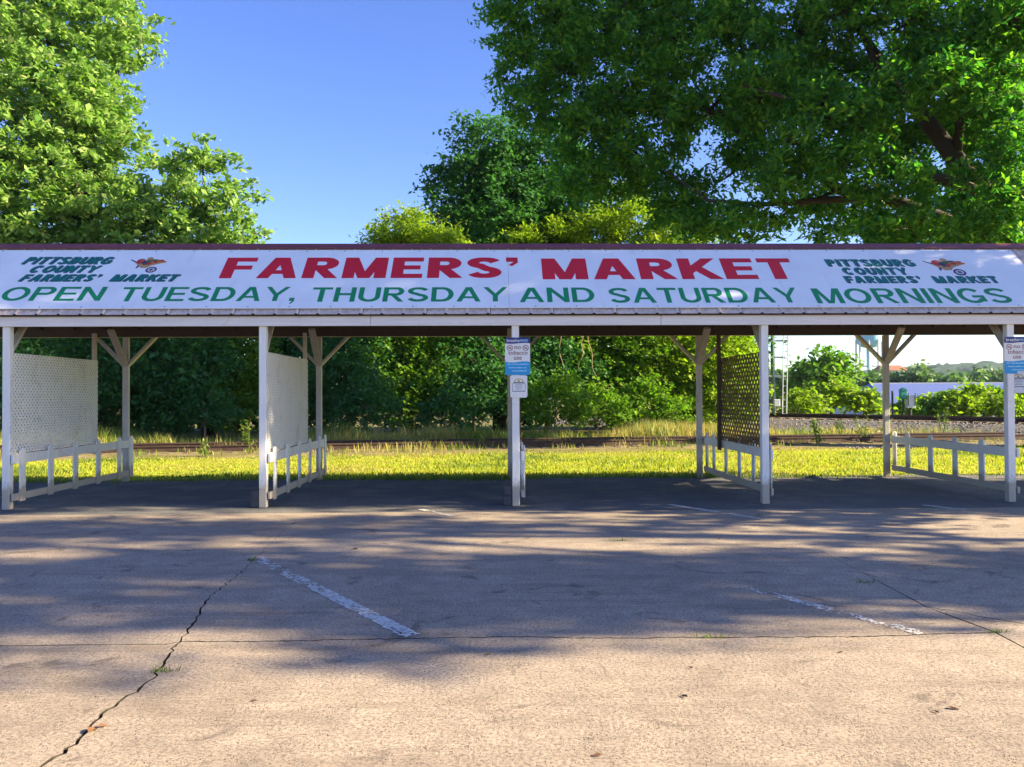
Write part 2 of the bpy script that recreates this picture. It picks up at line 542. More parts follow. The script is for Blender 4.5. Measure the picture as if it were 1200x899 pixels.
M['soil'] = flat_mat("dark_joint_soil", (0.035, 0.028, 0.022), 0.95, 0.4, 12)
lot = empty("parking_lot", (0, 0, 0), kind='structure')
def gp(u, v):
    p = G(u, v)
    return (p.x, p.y)
def jag(pts, amp, step):
    out = [pts[0]]
    for a, b in zip(pts[:-1], pts[1:]):
        L = math.hypot(b[0]-a[0], b[1]-a[1])
        n = max(1, int(L / step))
        nx, ny = -(b[1]-a[1]) / L, (b[0]-a[0]) / L
        for i in range(1, n + 1):
            t = i / n
            k = 0 if i == n else rnd.uniform(-amp, amp)
            out.append((a[0] + (b[0]-a[0])*t + nx*k, a[1] + (b[1]-a[1])*t + ny*k))
    return out
P1, P3, Q = gp(212, 752), gp(950, 639), gp(325, 630)
P2 = gp(1166, 741)
edgeL, edgeR = shed_pt(-30, -0.55), shed_pt(24, -0.55)
topQ = shed_pt(-3.35, -0.55)
J1L = jag([(-30, G(0, 757).y + 0.45), gp(0, 757), gp(195, 755), P1], 0.006, 0.16)
J1R = jag([P1, gp(300, 752), gp(490, 748), gp(600, 746), gp(700, 748), gp(1000, 746), P2], 0.012, 0.05)
C1 = jag([(-3.6, -6), gp(40, 905), gp(90, 872), gp(105, 855), gp(125, 832), gp(150, 815), gp(180, 795), gp(192, 778), gp(200, 765), P1], 0.022, 0.045)
C1b = jag([P1, gp(235, 715), gp(246, 700), gp(270, 680), gp(286, 668), gp(297, 655), Q], 0.016, 0.06)
C1c = jag([Q, gp(346, 610), (topQ.x, topQ.y)], 0.02, 0.08)
J3 = jag([Q, gp(430, 632), gp(600, 635), gp(785, 637), P3], 0.012, 0.10)
K = gp(1085, 711)
J2a = jag([P3, gp(1010, 671), K], 0.004, 0.2)
J2b = jag([K, P2], 0.004, 0.2)
J2c = jag([P2, gp(1200, 759), (24, -3.2)], 0.008, 0.4)
C2 = jag([K, gp(1120, 716), gp(1150, 723), gp(1200, 731), (24, 4.3)], 0.02, 0.10)
rv = lambda l: l[::-1]
def ring(*ls):
    out = []
    for l in ls:
        for p in l:
            if not out or math.hypot(p[0]-out[-1][0], p[1]-out[-1][1]) > 1e-6:
                out.append(p)
    if math.hypot(out[0][0]-out[-1][0], out[0][1]-out[-1][1]) < 1e-6:
        out.pop()
    return out
slabs = [
    ring([(-30, -6)], C1, rv(J1L)),
    ring(rv(C1), [(24, -6)], rv(J2c), rv(J1R)),
    ring(J1L, C1b, C1c, [(edgeL.x, edgeL.y)]),
    ring(J1R, rv(J2b), rv(J2a), rv(J3), rv(C1b)),
    ring(J3, J2a, C2, [(edgeR.x, edgeR.y)], rv(C1c)),
    ring(J2b, J2c, rv(C2)),
]
def inset(poly, lo, hi):
    n, out = len(poly), []
    area = sum(poly[i][0]*poly[(i+1) % n][1] - poly[(i+1) % n][0]*poly[i][1] for i in range(n))
    sg = 1 if area > 0 else -1
    for i in range(n):
        a, b, c = poly[i-1], poly[i], poly[(i+1) % n]
        d1 = Vector((b[0]-a[0], b[1]-a[1])).normalized()
        d2 = Vector((c[0]-b[0], c[1]-b[1])).normalized()
        nn = Vector((-(d1.y+d2.y), d1.x+d2.x)) * sg
        if nn.length < 1e-3:
            nn = Vector((-d1.y, d1.x)) * sg
        nn.normalize()
        k = rnd.uniform(lo, hi) * min(1.0, max(0.22, (9.2 - b[1]) / 4.2))
        out.append((b[0] + nn.x*k, b[1] + nn.y*k))
    return out if sg > 0 else out[::-1]
for i, pl in enumerate(slabs):
    q = inset(pl, 0.003, 0.014)
    n = len(q)
    vo, _, fo, _, _, _ = delaunay_2d_cdt([Vector(p) for p in q], [], [list(range(n))], 1, 1e-6)
    mb = MB()
    mb.add([(p.x, p.y, 0) for p in vo], [tuple(f) for f in fo])
    mb.add([(x, y, 0) for x, y in q] + [(x, y, -0.06) for x, y in q], [(a, n + a, n + (a+1) % n, (a+1) % n) for a in range(n)], 1)
    mb.build("slab", [M['concrete'], M['soil']], lot)
joint = MB()
joint.box(-30, 24, -6, 11.9, -0.066, -0.035)
joint.build("joint_filler", M['soil'], lot)

def worn_line(a, b, width, keep, seed, name="stall_line"):
    """old road paint: hundreds of small flakes still sticking"""
    r = np.random.default_rng(seed)
    a, b = Vector((*a, 0)), Vector((*b, 0))
    L = (b - a).length
    t = (b - a) / L
    nrm = Vector((-t.y, t.x, 0))
    V, Fs = [], []
    st = 0.015
    ph = r.uniform(0, 6, 4)
    for i in range(int(L / st)):
        for j in range(int(width / st)):
            s, w = i * st, (j + 0.5) * st - width / 2
            k = keep(s / L)
            wob = 0.20 * math.sin(s*7+ph[0]) + 0.24 * math.sin(s*19+w*30+ph[1]) + 0.20 * math.sin(w*60+s*11+ph[2]) + 0.12 * math.sin(s*43-w*50+ph[3])
            if r.random() + wob > k:
                continue
            c = a + t * (s + r.uniform(-.006, .006)) + nrm * (w + r.uniform(-.006, .006))
            n = 5
            ra = st * r.uniform(0.35, 1.05)
            a0 = r.uniform(0, 6)
            base = len(V)
            for q in range(n):
                an = a0 + 2 * math.pi * q / n
                rr = ra * r.uniform(0.7, 1.2)
                V.append((c.x + math.cos(an)*rr, c.y + math.sin(an)*rr, 0.0035 + 0.0005 * ((i + j) % 5)))
            Fs.append(tuple(range(base, base + n)))
    mb = MB()
    mb.v, mb.f, mb.m = V, Fs, [0] * len(Fs)
    mb.build(name, M['paint_line'], lot)
worn_line(gp(298, 653), gp(484, 746), 0.12, lambda t: 0.28 + 0.62 * smooth(0.25, 0.6, t), 1)
worn_line(gp(868, 687), gp(1082, 743), 0.11, lambda t: 0.22 + 0.30 * math.sin(math.pi * min(1, t * 1.1)) ** 2, 3)
worn_line(gp(493, 597), gp(531, 605), 0.10, lambda t: 0.75, 4)
worn_line(gp(784, 591.5), gp(843, 600.5), 0.12, lambda t: 0.92, 5)
worn_line(gp(853, 602), gp(896, 609), 0.10, lambda t: 0.6, 6)
worn_line(gp(1083, 592.2), gp(1131, 597.8), 0.11, lambda t: 0.95, 7)

# asphalt floor of the shed, with a ragged back edge
def build_floor():
    r = random.Random(4)
    pts = [(-30, -0.55)] + [(24, -0.55)]
    back = []
    x = 24.0
    while x > -30:
        back.append((x, 4.05 + 0.14 * math.sin(x * 0.9) + r.uniform(-0.06, 0.06)))
        x -= 0.25
    poly = pts + back
    bm = bmesh.new()
    vs = [bm.verts.new(shed_pt(x, y, -0.004)) for x, y in poly]
    f = bm.faces.new(vs)
    bmesh.ops.triangulate(bm, faces=[f])
    me = bpy.data.meshes.new("shed_floor")
    bm.to_mesh(me)
    bm.free()
    me.materials.append(M['asphalt'])
    tag(link("shed_floor", me), kind='structure')
build_floor()

TR_S = 0.165                                 # near track: y = TR_0 + TR_S * x
TR_0 = 24.6
def build_lawn():
    r = random.Random(3)
    mb = MB()
    n = 120
    vs = []
    for i in range(n + 1):
        x = -28 + 56 * i / n
        vs.append((x, 15.35 + YAW * x, -0.035))
        vs.append((x, TR_0 + TR_S * x - 1.5 + 0.35 * math.sin(x * 0.8) + r.uniform(-0.12, 0.12), -0.02))
    mb.add(vs, [(2*i, 2*i+2, 2*i+3, 2*i+1) for i in range(n)])
    tag(mb.build("lawn", M['lawn']), kind='structure')
    mb = MB()
    vs = []
    for i in range(n + 1):
        x = -34 + 68 * i / n
        y = TR_0 + TR_S * x
        for dy, z in ((-2.4, -0.05), (-1.1, 0.03), (0.0, 0.06), (1.6, 0.06), (3.0, 0.0), (7.0, -0.06)):
            vs.append((x, y + dy, z + r.uniform(-0.012, 0.012)))
    mb.add(vs, [(6*i+k, 6*i+6+k, 6*i+7+k, 6*i+1+k) for i in range(n) for k in range(5)])
    tag(mb.build("track_bank", M['dirt'], smooth=True), kind='structure')
build_lawn()

def grass_mesh(name, px, py, pz, h, w, lean, mat, seed, bend=0.35, mi=None):
    """blades: a quad foot and a pointed tip"""
    r = np.random.default_rng(seed)
    n = len(px)
    az = r.uniform(0, 2*np.pi, n)
    la = r.uniform(0, 2*np.pi, n)
    ln = h * lean * r.uniform(0.2, 1.0, n)
    bx, by = np.cos(az) * w / 2, np.sin(az) * w / 2
    V = np.zeros((n, 5, 3))
    V[:, 0] = np.stack([px - bx, py - by, pz], -1)
    V[:, 1] = np.stack([px + bx, py + by, pz], -1)
    mx, my = px + np.cos(la) * ln * bend, py + np.sin(la) * ln * bend
    V[:, 2] = np.stack([mx + bx * 0.8, my + by * 0.8, pz + h * 0.55], -1)
    V[:, 3] = np.stack([mx - bx * 0.8, my - by * 0.8, pz + h * 0.55], -1)
    V[:, 4] = np.stack([px + np.cos(la) * ln, py + np.sin(la) * ln, pz + h], -1)
    b = np.arange(n)[:, None] * 5
    F = np.concatenate([b + np.array([[0, 1, 2]]), b + np.array([[0, 2, 3]]), b + np.array([[3, 2, 4]])], 0)
    return np_mesh(name, V.reshape(-1, 3), F, mat, None, None if mi is None else np.tile(mi, 3))

def fbm(x, y, seed=0):
    r = np.random.default_rng(seed)
    z = 0
    for k in range(5):
        f = 0.35 * 1.9 ** k
        a, b, c = r.uniform(0, 6.28, 3)
        z = z + np.sin(x * f * math.cos(a) + y * f * math.sin(a) + b) * np.cos(x * f * math.sin(a) * 0.8 - y * f * 0.9 + c) / (1.25 ** k)
    return z

def build_grass():
    r = np.random.default_rng(8)
    n = 110000
    x = r.uniform(-15, 17, n)
    u = r.uniform(0, 1, n)
    y0 = 15.72 + YAW * x + 0.12 * np.sin(x * 0.9) - 0.16 * np.clip(fbm(x * 3.0, x * 0.7, 5), 0, 1.5)
    y = y0 + (TR_0 + TR_S * x - 1.0 - y0) * u
    h = r.uniform(0.025, 0.075, n) * (1 + 0.4 * np.clip(fbm(x, y, 2), -1, 1))
    keep = np.abs(x) < 0.66 * y + 1.5
    x, y, h = x[keep], y[keep], h[keep]
    pat = fbm(x * 1.6, y * 2.2, 21) + r.normal(0, 0.5, len(x))
    u = (y - 15.75 - YAW * x) / (TR_0 + TR_S * x - 16.75 - YAW * x)
    mi = np.where(pat > 1.0, 1, 0)
    mi = np.where((pat < -1.1) | (u < 0.04), 2, mi)
    mi = np.where((u > 0.86) & (r.uniform(0, 1, len(x)) < 0.5), 1, mi)
    h = h * np.where(mi == 2, 1.5, 1.0)
    tag(grass_mesh("grass", x, y, np.full(len(x), -0.03), h, r.uniform(0.012, 0.028, len(x)), 0.9, [M['blade'], M['straw'], M['weed']], 9, 0.35, mi),
        "short sunlit yellow green lawn between the shed floor and the railway", "grass", kind='stuff')
    # tall dry grass along and beyond the near track
    n = 60000
    x = r.uniform(-19, 26, n)
    d = np.where(r.uniform(0, 1, n) < 0.86, r.uniform(1.75, 6.0, n) + np.clip(x, -6, 9) * 0.18 * r.uniform(0, 1, n), r.uniform(-1.2, 1.6, n))
    y = TR_0 + TR_S * x + d
    m = fbm(x * 1.3, y * 1.3, 4)
    big = np.where(d > 1.7, 1.0, 0.4)
    h = r.uniform(0.18, 0.55, n) * big * (1 + 0.42 * np.clip(m, -1.5, 1.5))
    right = np.clip((x - 7.5) / 3.0, 0, 1)
    h = h * (1 - 0.35 * right)
    keep = (np.abs(x) < 0.66 * y + 1.5) & ((m > -0.75) | (d > 4)) & ((d > 1.7) | (m > 0.1))
    keep &= ~((x > 10.5) & (d > 2.4) & (r.uniform(0, 1, n) < 0.75))
    x, y, h, d = x[keep], y[keep], h[keep], d[keep]
    tag(grass_mesh("tall_grass", x, y, np.where(d > 3, -0.05, 0.02), h, r.uniform(0.012, 0.035, len(x)), 0.45, [M['straw'], M['weed']], 10, 0.25, np.where(fbm(x * 2.1, y * 1.4, 33) + r.normal(0, 0.5, len(x)) > 0.35, 1, 0)),
        "tall dry straw coloured grass and weeds growing along the railway", "tall grass", kind='stuff')
build_grass()

# tracks
def track(name, x0, x1, line, z, label, seed, step=0.56, rail_h=0.16):
    """line(x) -> y of the near rail"""
    t = empty(name, (0, 0, 0), kind='structure')
    r = random.Random(seed)
    A, B = Vector((x0, line(x0), 0)), Vector((x1, line(x1), 0))
    d = (B - A).normalized()
    nrm = Vector((-d.y, d.x, 0))
    if nrm.y < 0:
        nrm = -nrm
    L = (B - A).length
    for off in (0, 1.50):
        mb = MB()
        a, b = A + nrm * off, B + nrm * off
        mb.beam(a + Vector((0, 0, z + rail_h - 0.02)), b + Vector((0, 0, z + rail_h - 0.02)), 0.072, 0.04)
        mb.beam(a + Vector((0, 0, z + rail_h / 2)), b + Vector((0, 0, z + rail_h / 2)), 0.022, rail_h - 0.05)
        mb.beam(a + Vector((0, 0, z + 0.012)), b + Vector((0, 0, z + 0.012)), 0.14, 0.024)
        mb.build("rail", M['rust'], t)
    ang = math.atan2(d.y, d.x)
    sm = MB()
    sm.box(-0.11, 0.11, -0.55, 2.05, -0.15, 0, ch=0.012)
    me = sm.mesh("sleeper")
    me.materials.append(M['sleeper'])
    for i in range(int(L / step)):
        p = A + d * (i * step + r.uniform(-0.03, 0.03))
        o = link("sleeper", me, t)
        o.location = (p.x, p.y, z - r.uniform(0.004, 0.03))
        o.rotation_euler = (0, 0, ang + r.uniform(-0.02, 0.02))
    return t
track("railway_track", -19, 24, lambda x: TR_0 + TR_S * x, 0.08, "", 1)
# second track on a raised ballast bed, coming in from the right
TA, TB = W(925, 489, 39), W(1118, 493.5, 32.8)
T2 = (TB - TA); T2.z = 0; T2.normalize()
T2N = Vector((-T2.y, T2.x, 0))
T2N = T2N if T2N.y > 0 else -T2N
T2Z = 0.5
def t2line(x):
    return TA.y + (x - TA.x) * T2.y / T2.x
track("railway_track", 6.5, 20.5, t2line, T2Z, "", 2)
def build_ballast():
    mb = MB()
    p0 = Vector((6.5, t2line(6.5), 0)) - T2 * 3
    p1 = Vector((20.5, t2line(20.5), 0)) + T2 * 3
    vs, n = [], 40
    r = random.Random(6)
    prof = ((-3.2, -0.06), (-1.0, T2Z - 0.07), (2.5, T2Z - 0.07), (5.0, -0.06))
    for i in range(n + 1):
        p = p0 + (p1 - p0) * (i / n)
        for o, z in prof:
            q = p + T2N * o
            vs.append((q.x, q.y, z + r.uniform(-0.015, 0.015)))
    mb.add(vs, [(4*i+k, 4*i+4+k, 4*i+5+k, 4*i+1+k) for i in range(n) for k in range(3)])
    tag(mb.build("ballast_bed", M['ballast_bed']), kind='structure')
    # loose stones
    g = np.random.default_rng(12)
    pts = []
    L = (p1 - p0).length
    for _ in range(11000):
        o = g.uniform(-3.3, 2.6)
        p = p0 + T2 * g.uniform(0, L) + T2N * o
        z = np.interp(o, [a for a, b in prof], [b for a, b in prof])
        pts.append((p.x, p.y, z, g.uniform(0.02, 0.055)))
    for _ in range(3500):                                # spilled stones by the near track on the right
        x = g.uniform(10, 19)
        pts.append((x, TR_0 + TR_S * x + g.normal(-1.2, 0.5), 0.0, g.uniform(0.015, 0.045)))
    P = np.array(pts)
    base = np.array([(1,0,0),(0,1,0),(-1,0,0),(0,-1,0),(0,0,1),(0,0,-1)], float)
    tri = np.array([(0,1,4),(1,2,4),(2,3,4),(3,0,4),(1,0,5),(2,1,5),(3,2,5),(0,3,5)])
    V = base[None] * P[:, None, 3:4] * g.uniform(0.55, 1.25, (len(P), 6, 1)) + g.normal(0, 0.004, (len(P), 6, 3)) + P[:, None, :3]
    Fq = (np.arange(len(P))[:, None, None] * 6 + tri[None]).reshape(-1, 3)
    P2_ = []
    for _ in range(4200):
        x = g.uniform(-11, 12)
        dens = 0.35 + 0.65 * (math.sin(x * 0.9 + 1.5) > 0.1)
        if g.uniform() > dens:
            continue
        q = shed_pt(x, 3.95 + g.normal(0, 0.14) - 0.5 * abs(g.normal(0, 0.5)) * (g.uniform() < 0.3), -0.005)
        P2_.append((q.x, q.y, q.z, g.uniform(0.006, 0.02)))
    for _ in range(900):
        q = shed_pt(g.uniform(-9, 9), g.uniform(-0.5, 3.9), -0.005)
        P2_.append((q.x, q.y, q.z, g.uniform(0.004, 0.011)))
    P2_ = np.array(P2_)
    V2 = base[None] * P2_[:, None, 3:4] * g.uniform(0.55, 1.25, (len(P2_), 6, 1)) + P2_[:, None, :3]
    F2 = (np.arange(len(P2_))[:, None, None] * 6 + tri[None]).reshape(-1, 3)
    tag(np_mesh("grit", V2.reshape(-1, 3), F2, M['gravel']), "loose pale grit along the back edge of the dark shed floor", "grit", kind='stuff')
    tag(np_mesh("gravel", V.reshape(-1, 3), Fq, M['gravel']), "grey crushed stone ballast under the raised railway track", "gravel", kind='stuff')
build_ballast()

# ------------------------------------------------------------------ the shed
ROT = Matrix.Rotation(YAW, 4, 'Z')
shed = empty("market_shed", SHED_LOC, ROT, "long open white timber market shed with a metal roof over five rows of posts", "market shed")
BAY, DEP, TH = 3.66, 3.815, math.radians(41)
cT, sT = math.cos(TH), math.sin(TH)
LIP_Y, LIP_Z = -0.10, 2.785
RID_T = 1.88
RID_Y, RID_Z = LIP_Y + cT * RID_T, LIP_Z + sT * RID_T
EAVE_Y, EAVE_Z = 4.12, 2.86
X0, X1 = -11.4, 11.6

pm = MB(); pm.box(-0.053, 0.053, 0, 0.106, 0.0, 2.78, ch=0.006)
post_me = pm.mesh("post"); post_me.materials.append(M['white'])
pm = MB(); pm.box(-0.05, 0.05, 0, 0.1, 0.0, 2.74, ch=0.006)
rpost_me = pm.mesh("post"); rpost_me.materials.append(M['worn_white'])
bl = {}
def brace_mesh(key, a, b, w, d, upv, mat):
    if key not in bl:
        mb = MB(); mb.beam(a, b, w, d, upv)
        bl[key] = mb.mesh("brace"); bl[key].materials.append(mat)
    return bl[key]
for i in range(-3, 4):
    o = link("post", post_me, shed); o.location = (i * BAY, 0, 0)
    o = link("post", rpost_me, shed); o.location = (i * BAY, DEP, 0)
    # front post: one brace running back and up
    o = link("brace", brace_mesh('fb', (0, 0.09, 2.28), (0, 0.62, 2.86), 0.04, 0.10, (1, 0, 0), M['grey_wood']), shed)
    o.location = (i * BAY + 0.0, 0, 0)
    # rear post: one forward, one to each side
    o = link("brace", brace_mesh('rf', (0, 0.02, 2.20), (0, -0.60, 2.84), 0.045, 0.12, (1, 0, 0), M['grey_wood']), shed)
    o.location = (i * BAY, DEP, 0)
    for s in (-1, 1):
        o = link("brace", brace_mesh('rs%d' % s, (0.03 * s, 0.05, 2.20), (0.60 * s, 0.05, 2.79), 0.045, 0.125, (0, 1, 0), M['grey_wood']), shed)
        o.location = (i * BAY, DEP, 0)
# fascia boards
for a, b in ((X0, -2.10), (-2.095, 2.12), (2.125, X1)):
    mb = MB(); mb.box(a, b, -0.042, -0.003, 2.622, 2.772, ch=0.004)
    mb.build("fascia_board", M['fascia'], shed)
mb = MB(); mb.box(X0, X1, DEP - 0.045, DEP - 0.003, 2.745, 2.93); mb.build("rear_beam", M['dark_wood'], shed)
mb = MB(); mb.box(X0, X1, EAVE_Y - 0.045, EAVE_Y - 0.01, EAVE_Z - 0.10, EAVE_Z - 0.012); mb.build("rear_fascia", M['fascia'], shed)
mb = MB(); mb.box(X0, X1, 0.11, 0.15, 2.64, 2.80); mb.build("header_beam", M['dark_wood'], shed)
mb = MB(); mb.box(X0, X1, RID_Y - 0.02, RID_Y + 0.02, RID_Z - 0.24, RID_Z - 0.07); mb.build("ridge_beam", M['dark_wood'], shed)
raf_f, raf_r = MB(), MB()
raf_f.beam((0, 0.16, LIP_Z + 0.26 * sT / cT - 0.075), (0, RID_Y - 0.03, RID_Z - 0.13), 0.04, 0.09, (0, -sT, cT))
raf_r.beam((0, EAVE_Y - 0.05, EAVE_Z - 0.055), (0, RID_Y + 0.03, RID_Z - 0.13), 0.04, 0.09)
rf_me, rr_me = raf_f.mesh("rafter"), raf_r.mesh("rafter")
for me in (rf_me, rr_me):
    me.materials.append(M['dark_wood'])
x = X0 + 0.1
while x < X1:
    for me in (rf_me, rr_me):
        link("rafter", me, shed).location = (x, 0, 0)
    x += 0.61
for (ya, za, yb, zb) in ((LIP_Y + 0.02, LIP_Z - 0.008, RID_Y, RID_Z - 0.012), (EAVE_Y - 0.02, EAVE_Z - 0.008, RID_Y, RID_Z - 0.012)):
    mb = MB()
    mb.add([(X0+.02, ya, za), (X1-.02, ya, za), (X1-.02, yb, zb), (X0+.02, yb, zb), (X0+.02, ya, za-.016), (X1-.02, ya, za-.016), (X1-.02, yb, zb-.016), (X0+.02, yb, zb-.016)],
           [(0,1,2,3), (7,6,5,4), (0,4,5,1), (1,5,6,2), (2,6,7,3), (3,7,4,0)])
    mb.build("roof_deck", M['deck'], shed)
# ribbed roof sheets
PW = 0.915
def sheet_mesh(yl, zl, yr, zr, flip):
    pitch = PW / 3
    prof = []
    for k in range(3):
        b = k * pitch
        prof += [(b, 0), (b + 0.10, 0), (b + 0.105, 0.004), (b + 0.115, 0.004), (b + 0.12, 0), (b + pitch - 0.06, 0), (b + pitch - 0.042, 0.019), (b + pitch - 0.022, 0.019)]
    prof.append((PW - 0.002, 0.0))
    prof[0] = (0.002, 0)
    dy, dz = yr - yl, zr - zl
    L = math.hypot(dy, dz)
    ny, nz = -dz / L * (1 if dy > 0 else -1), abs(dy) / L
    ny = -abs(dz) / L if dy > 0 else abs(dz) / L
    mb = MB()
    vs = []
    for (y, z) in ((yl, zl), (yr, zr)):
        for (x, h) in prof:
            vs.append((x, y + ny * h, z + nz * h))
    for (y, z) in ((yl, zl), (yr, zr)):
        for (x, h) in prof:
            vs.append((x, y + ny * (h - 0.003), z + nz * (h - 0.003)))
    n = len(prof)
    fs = [(i, i+1, n+i+1, n+i) for i in range(n-1)] + [(2*n+i, 3*n+i, 3*n+i+1, 2*n+i+1) for i in range(n-1)]
    fs += [(2*n+i, 2*n+i+1, i+1, i) for i in range(n-1)]
    if flip:
        fs = [f[::-1] for f in fs]
    mb.add(vs, fs)
    # screws through the sheet just above the lip, one in each pan
    uy, uz = dy / L, dz / L
    for k in range(3):
        for xx in (k * pitch + 0.06, k * pitch + 0.17):
            c = Vector((xx, yl + uy * 0.085 + ny * 0.004, zl + uz * 0.085 + nz * 0.004))
            pts = []
            for q in range(6):
                a = q * math.pi / 3
                pts.append(c + Vector((math.cos(a) * 0.008, math.sin(a) * 0.008 * uy, math.sin(a) * 0.008 * uz)))
            mb.add(pts, [tuple(range(6))], 1)
    me = mb.mesh("roof_sheet")
    me.materials.append(M['tin']); me.materials.append(M['screw'])
    return me
fs_me = sheet_mesh(LIP_Y, LIP_Z, RID_Y, RID_Z, False)
rs_me = sheet_mesh(EAVE_Y, EAVE_Z, RID_Y, RID_Z, True)
nsh = int(round((X1 - X0) / PW))
for k in range(nsh):
    for me in (fs_me, rs_me):
        link("roof_sheet", me, shed).location = (X0 + k * PW * (X1 - X0) / (nsh * PW), 0, 0.001 * (k % 2))
# maroon ridge cap
mb = MB()
rise = 0.05
for (ty, tz) in ((-1, 0), (1, 0)):
    pass
fy, fz = RID_Y - cT * 0.115, RID_Z - sT * 0.115
ry_, rz_ = RID_Y + 0.17, RID_Z - 0.17 * (RID_Z - EAVE_Z) / (EAVE_Y - RID_Y)
prof = [(fy - sT*0.036, fz + cT*0.036), (RID_Y - 0.012, RID_Z + 0.045), (RID_Y + 0.012, RID_Z + 0.045), (ry_ + 0.014, rz_ + 0.034)]
low = [(y + (0.001 if i < 2 else -0.001), z - 0.006) for i, (y, z) in enumerate(prof)]
vs = [(x, y, z) for x in (X0 - 0.03, X1 + 0.03) for (y, z) in prof + low]
n = 8
fs = [(i, n+i, n+i+1, i+1) for i in range(3)] + [(4+i, 4+i+1, n+4+i+1, n+4+i) for i in range(3)] + [(0, 4, n+4, n), (3, n+3, n+7, 7), (0, 1, 2, 3, 7, 6, 5, 4), (n, n+4, n+5, n+6, n+7, n+3, n+2, n+1)]
mb.add(vs, fs)
mb.build("ridge_cap", M['maroon'], shed)

# ------------------------------------------------------------------ the long sign on the front roof slope
SIGN_M = Matrix.Translation(SHED_LOC) @ ROT @ Matrix.Translation((0, LIP_Y, LIP_Z)) @ Matrix.Rotation(TH, 4, 'X')
sign = empty("market_sign", SIGN_M.translation, SIGN_M.to_3x3().to_4x4(), "long white sign on the roof with red market name and green opening days", "sign")
PZ = 0.034
SINV = SIGN_M.inverted()
def on_sign(u, v):
    o = SINV @ Vector((0, 0, CAM_H))
    d = SINV.to_3x3() @ ray(u, v)
    k = (PZ - o.z) / d.z
    return o.x + d.x * k, o.y + d.y * k
seam = on_sign(596, 330)[0]
sr, tr = on_sign(1187.3, 296.5)
t_lo = on_sign(600, 360.5)[1]
t_hi = on_sign(600, 293)[1]
for a, b in ((-sr - 0.02, seam - 0.002), (seam + 0.002, sr)):
    mb = MB(); mb.box(a, b, t_lo, t_hi, PZ - 0.012, PZ, ch=0.002)
    mb.build("sign_panel", M['panel'], sign)
scr = MB()
scr.prism([(0.009 * math.cos(k * math.pi / 4), 0.009 * math.sin(k * math.pi / 4)) for k in range(8)], PZ - 0.002, PZ + 0.003)
scr_me = scr.mesh("screw"); scr_me.materials.append(M['screw'])
for k in range(28):
    x = -sr + 0.05 + k * (2 * sr - 0.1) / 27
    for t in (t_lo + 0.035, t_hi - 0.035):
        link("screw", scr_me, sign).location = (x, t, 0)

def clip_poly(poly, y0, y1, z0, z1):
    for axis, lim, sg in ((0, y0, 1), (0, y1, -1), (1, z0, 1), (1, z1, -1)):
        out = []
        for i in range(len(poly)):
            a, b = poly[i-1], poly[i]
            da, db = sg * (a[axis] - lim), sg * (b[axis] - lim)
            if (da >= 0) != (db >= 0):
                t = da / (da - db)
                out.append((a[0] + (b[0]-a[0])*t, a[1] + (b[1]-a[1])*t))
            if db >= 0:
                out.append(b)
        poly = out
        if len(poly) < 3:
            return []
    return poly

def arc(cx, cy, rx, ry, a0, a1, n=10):
    return [(cx + rx * math.cos(math.radians(a0 + (a1 - a0) * k / n)), cy + ry * math.sin(math.radians(a0 + (a1 - a0) * k / n))) for k in range(n + 1)]

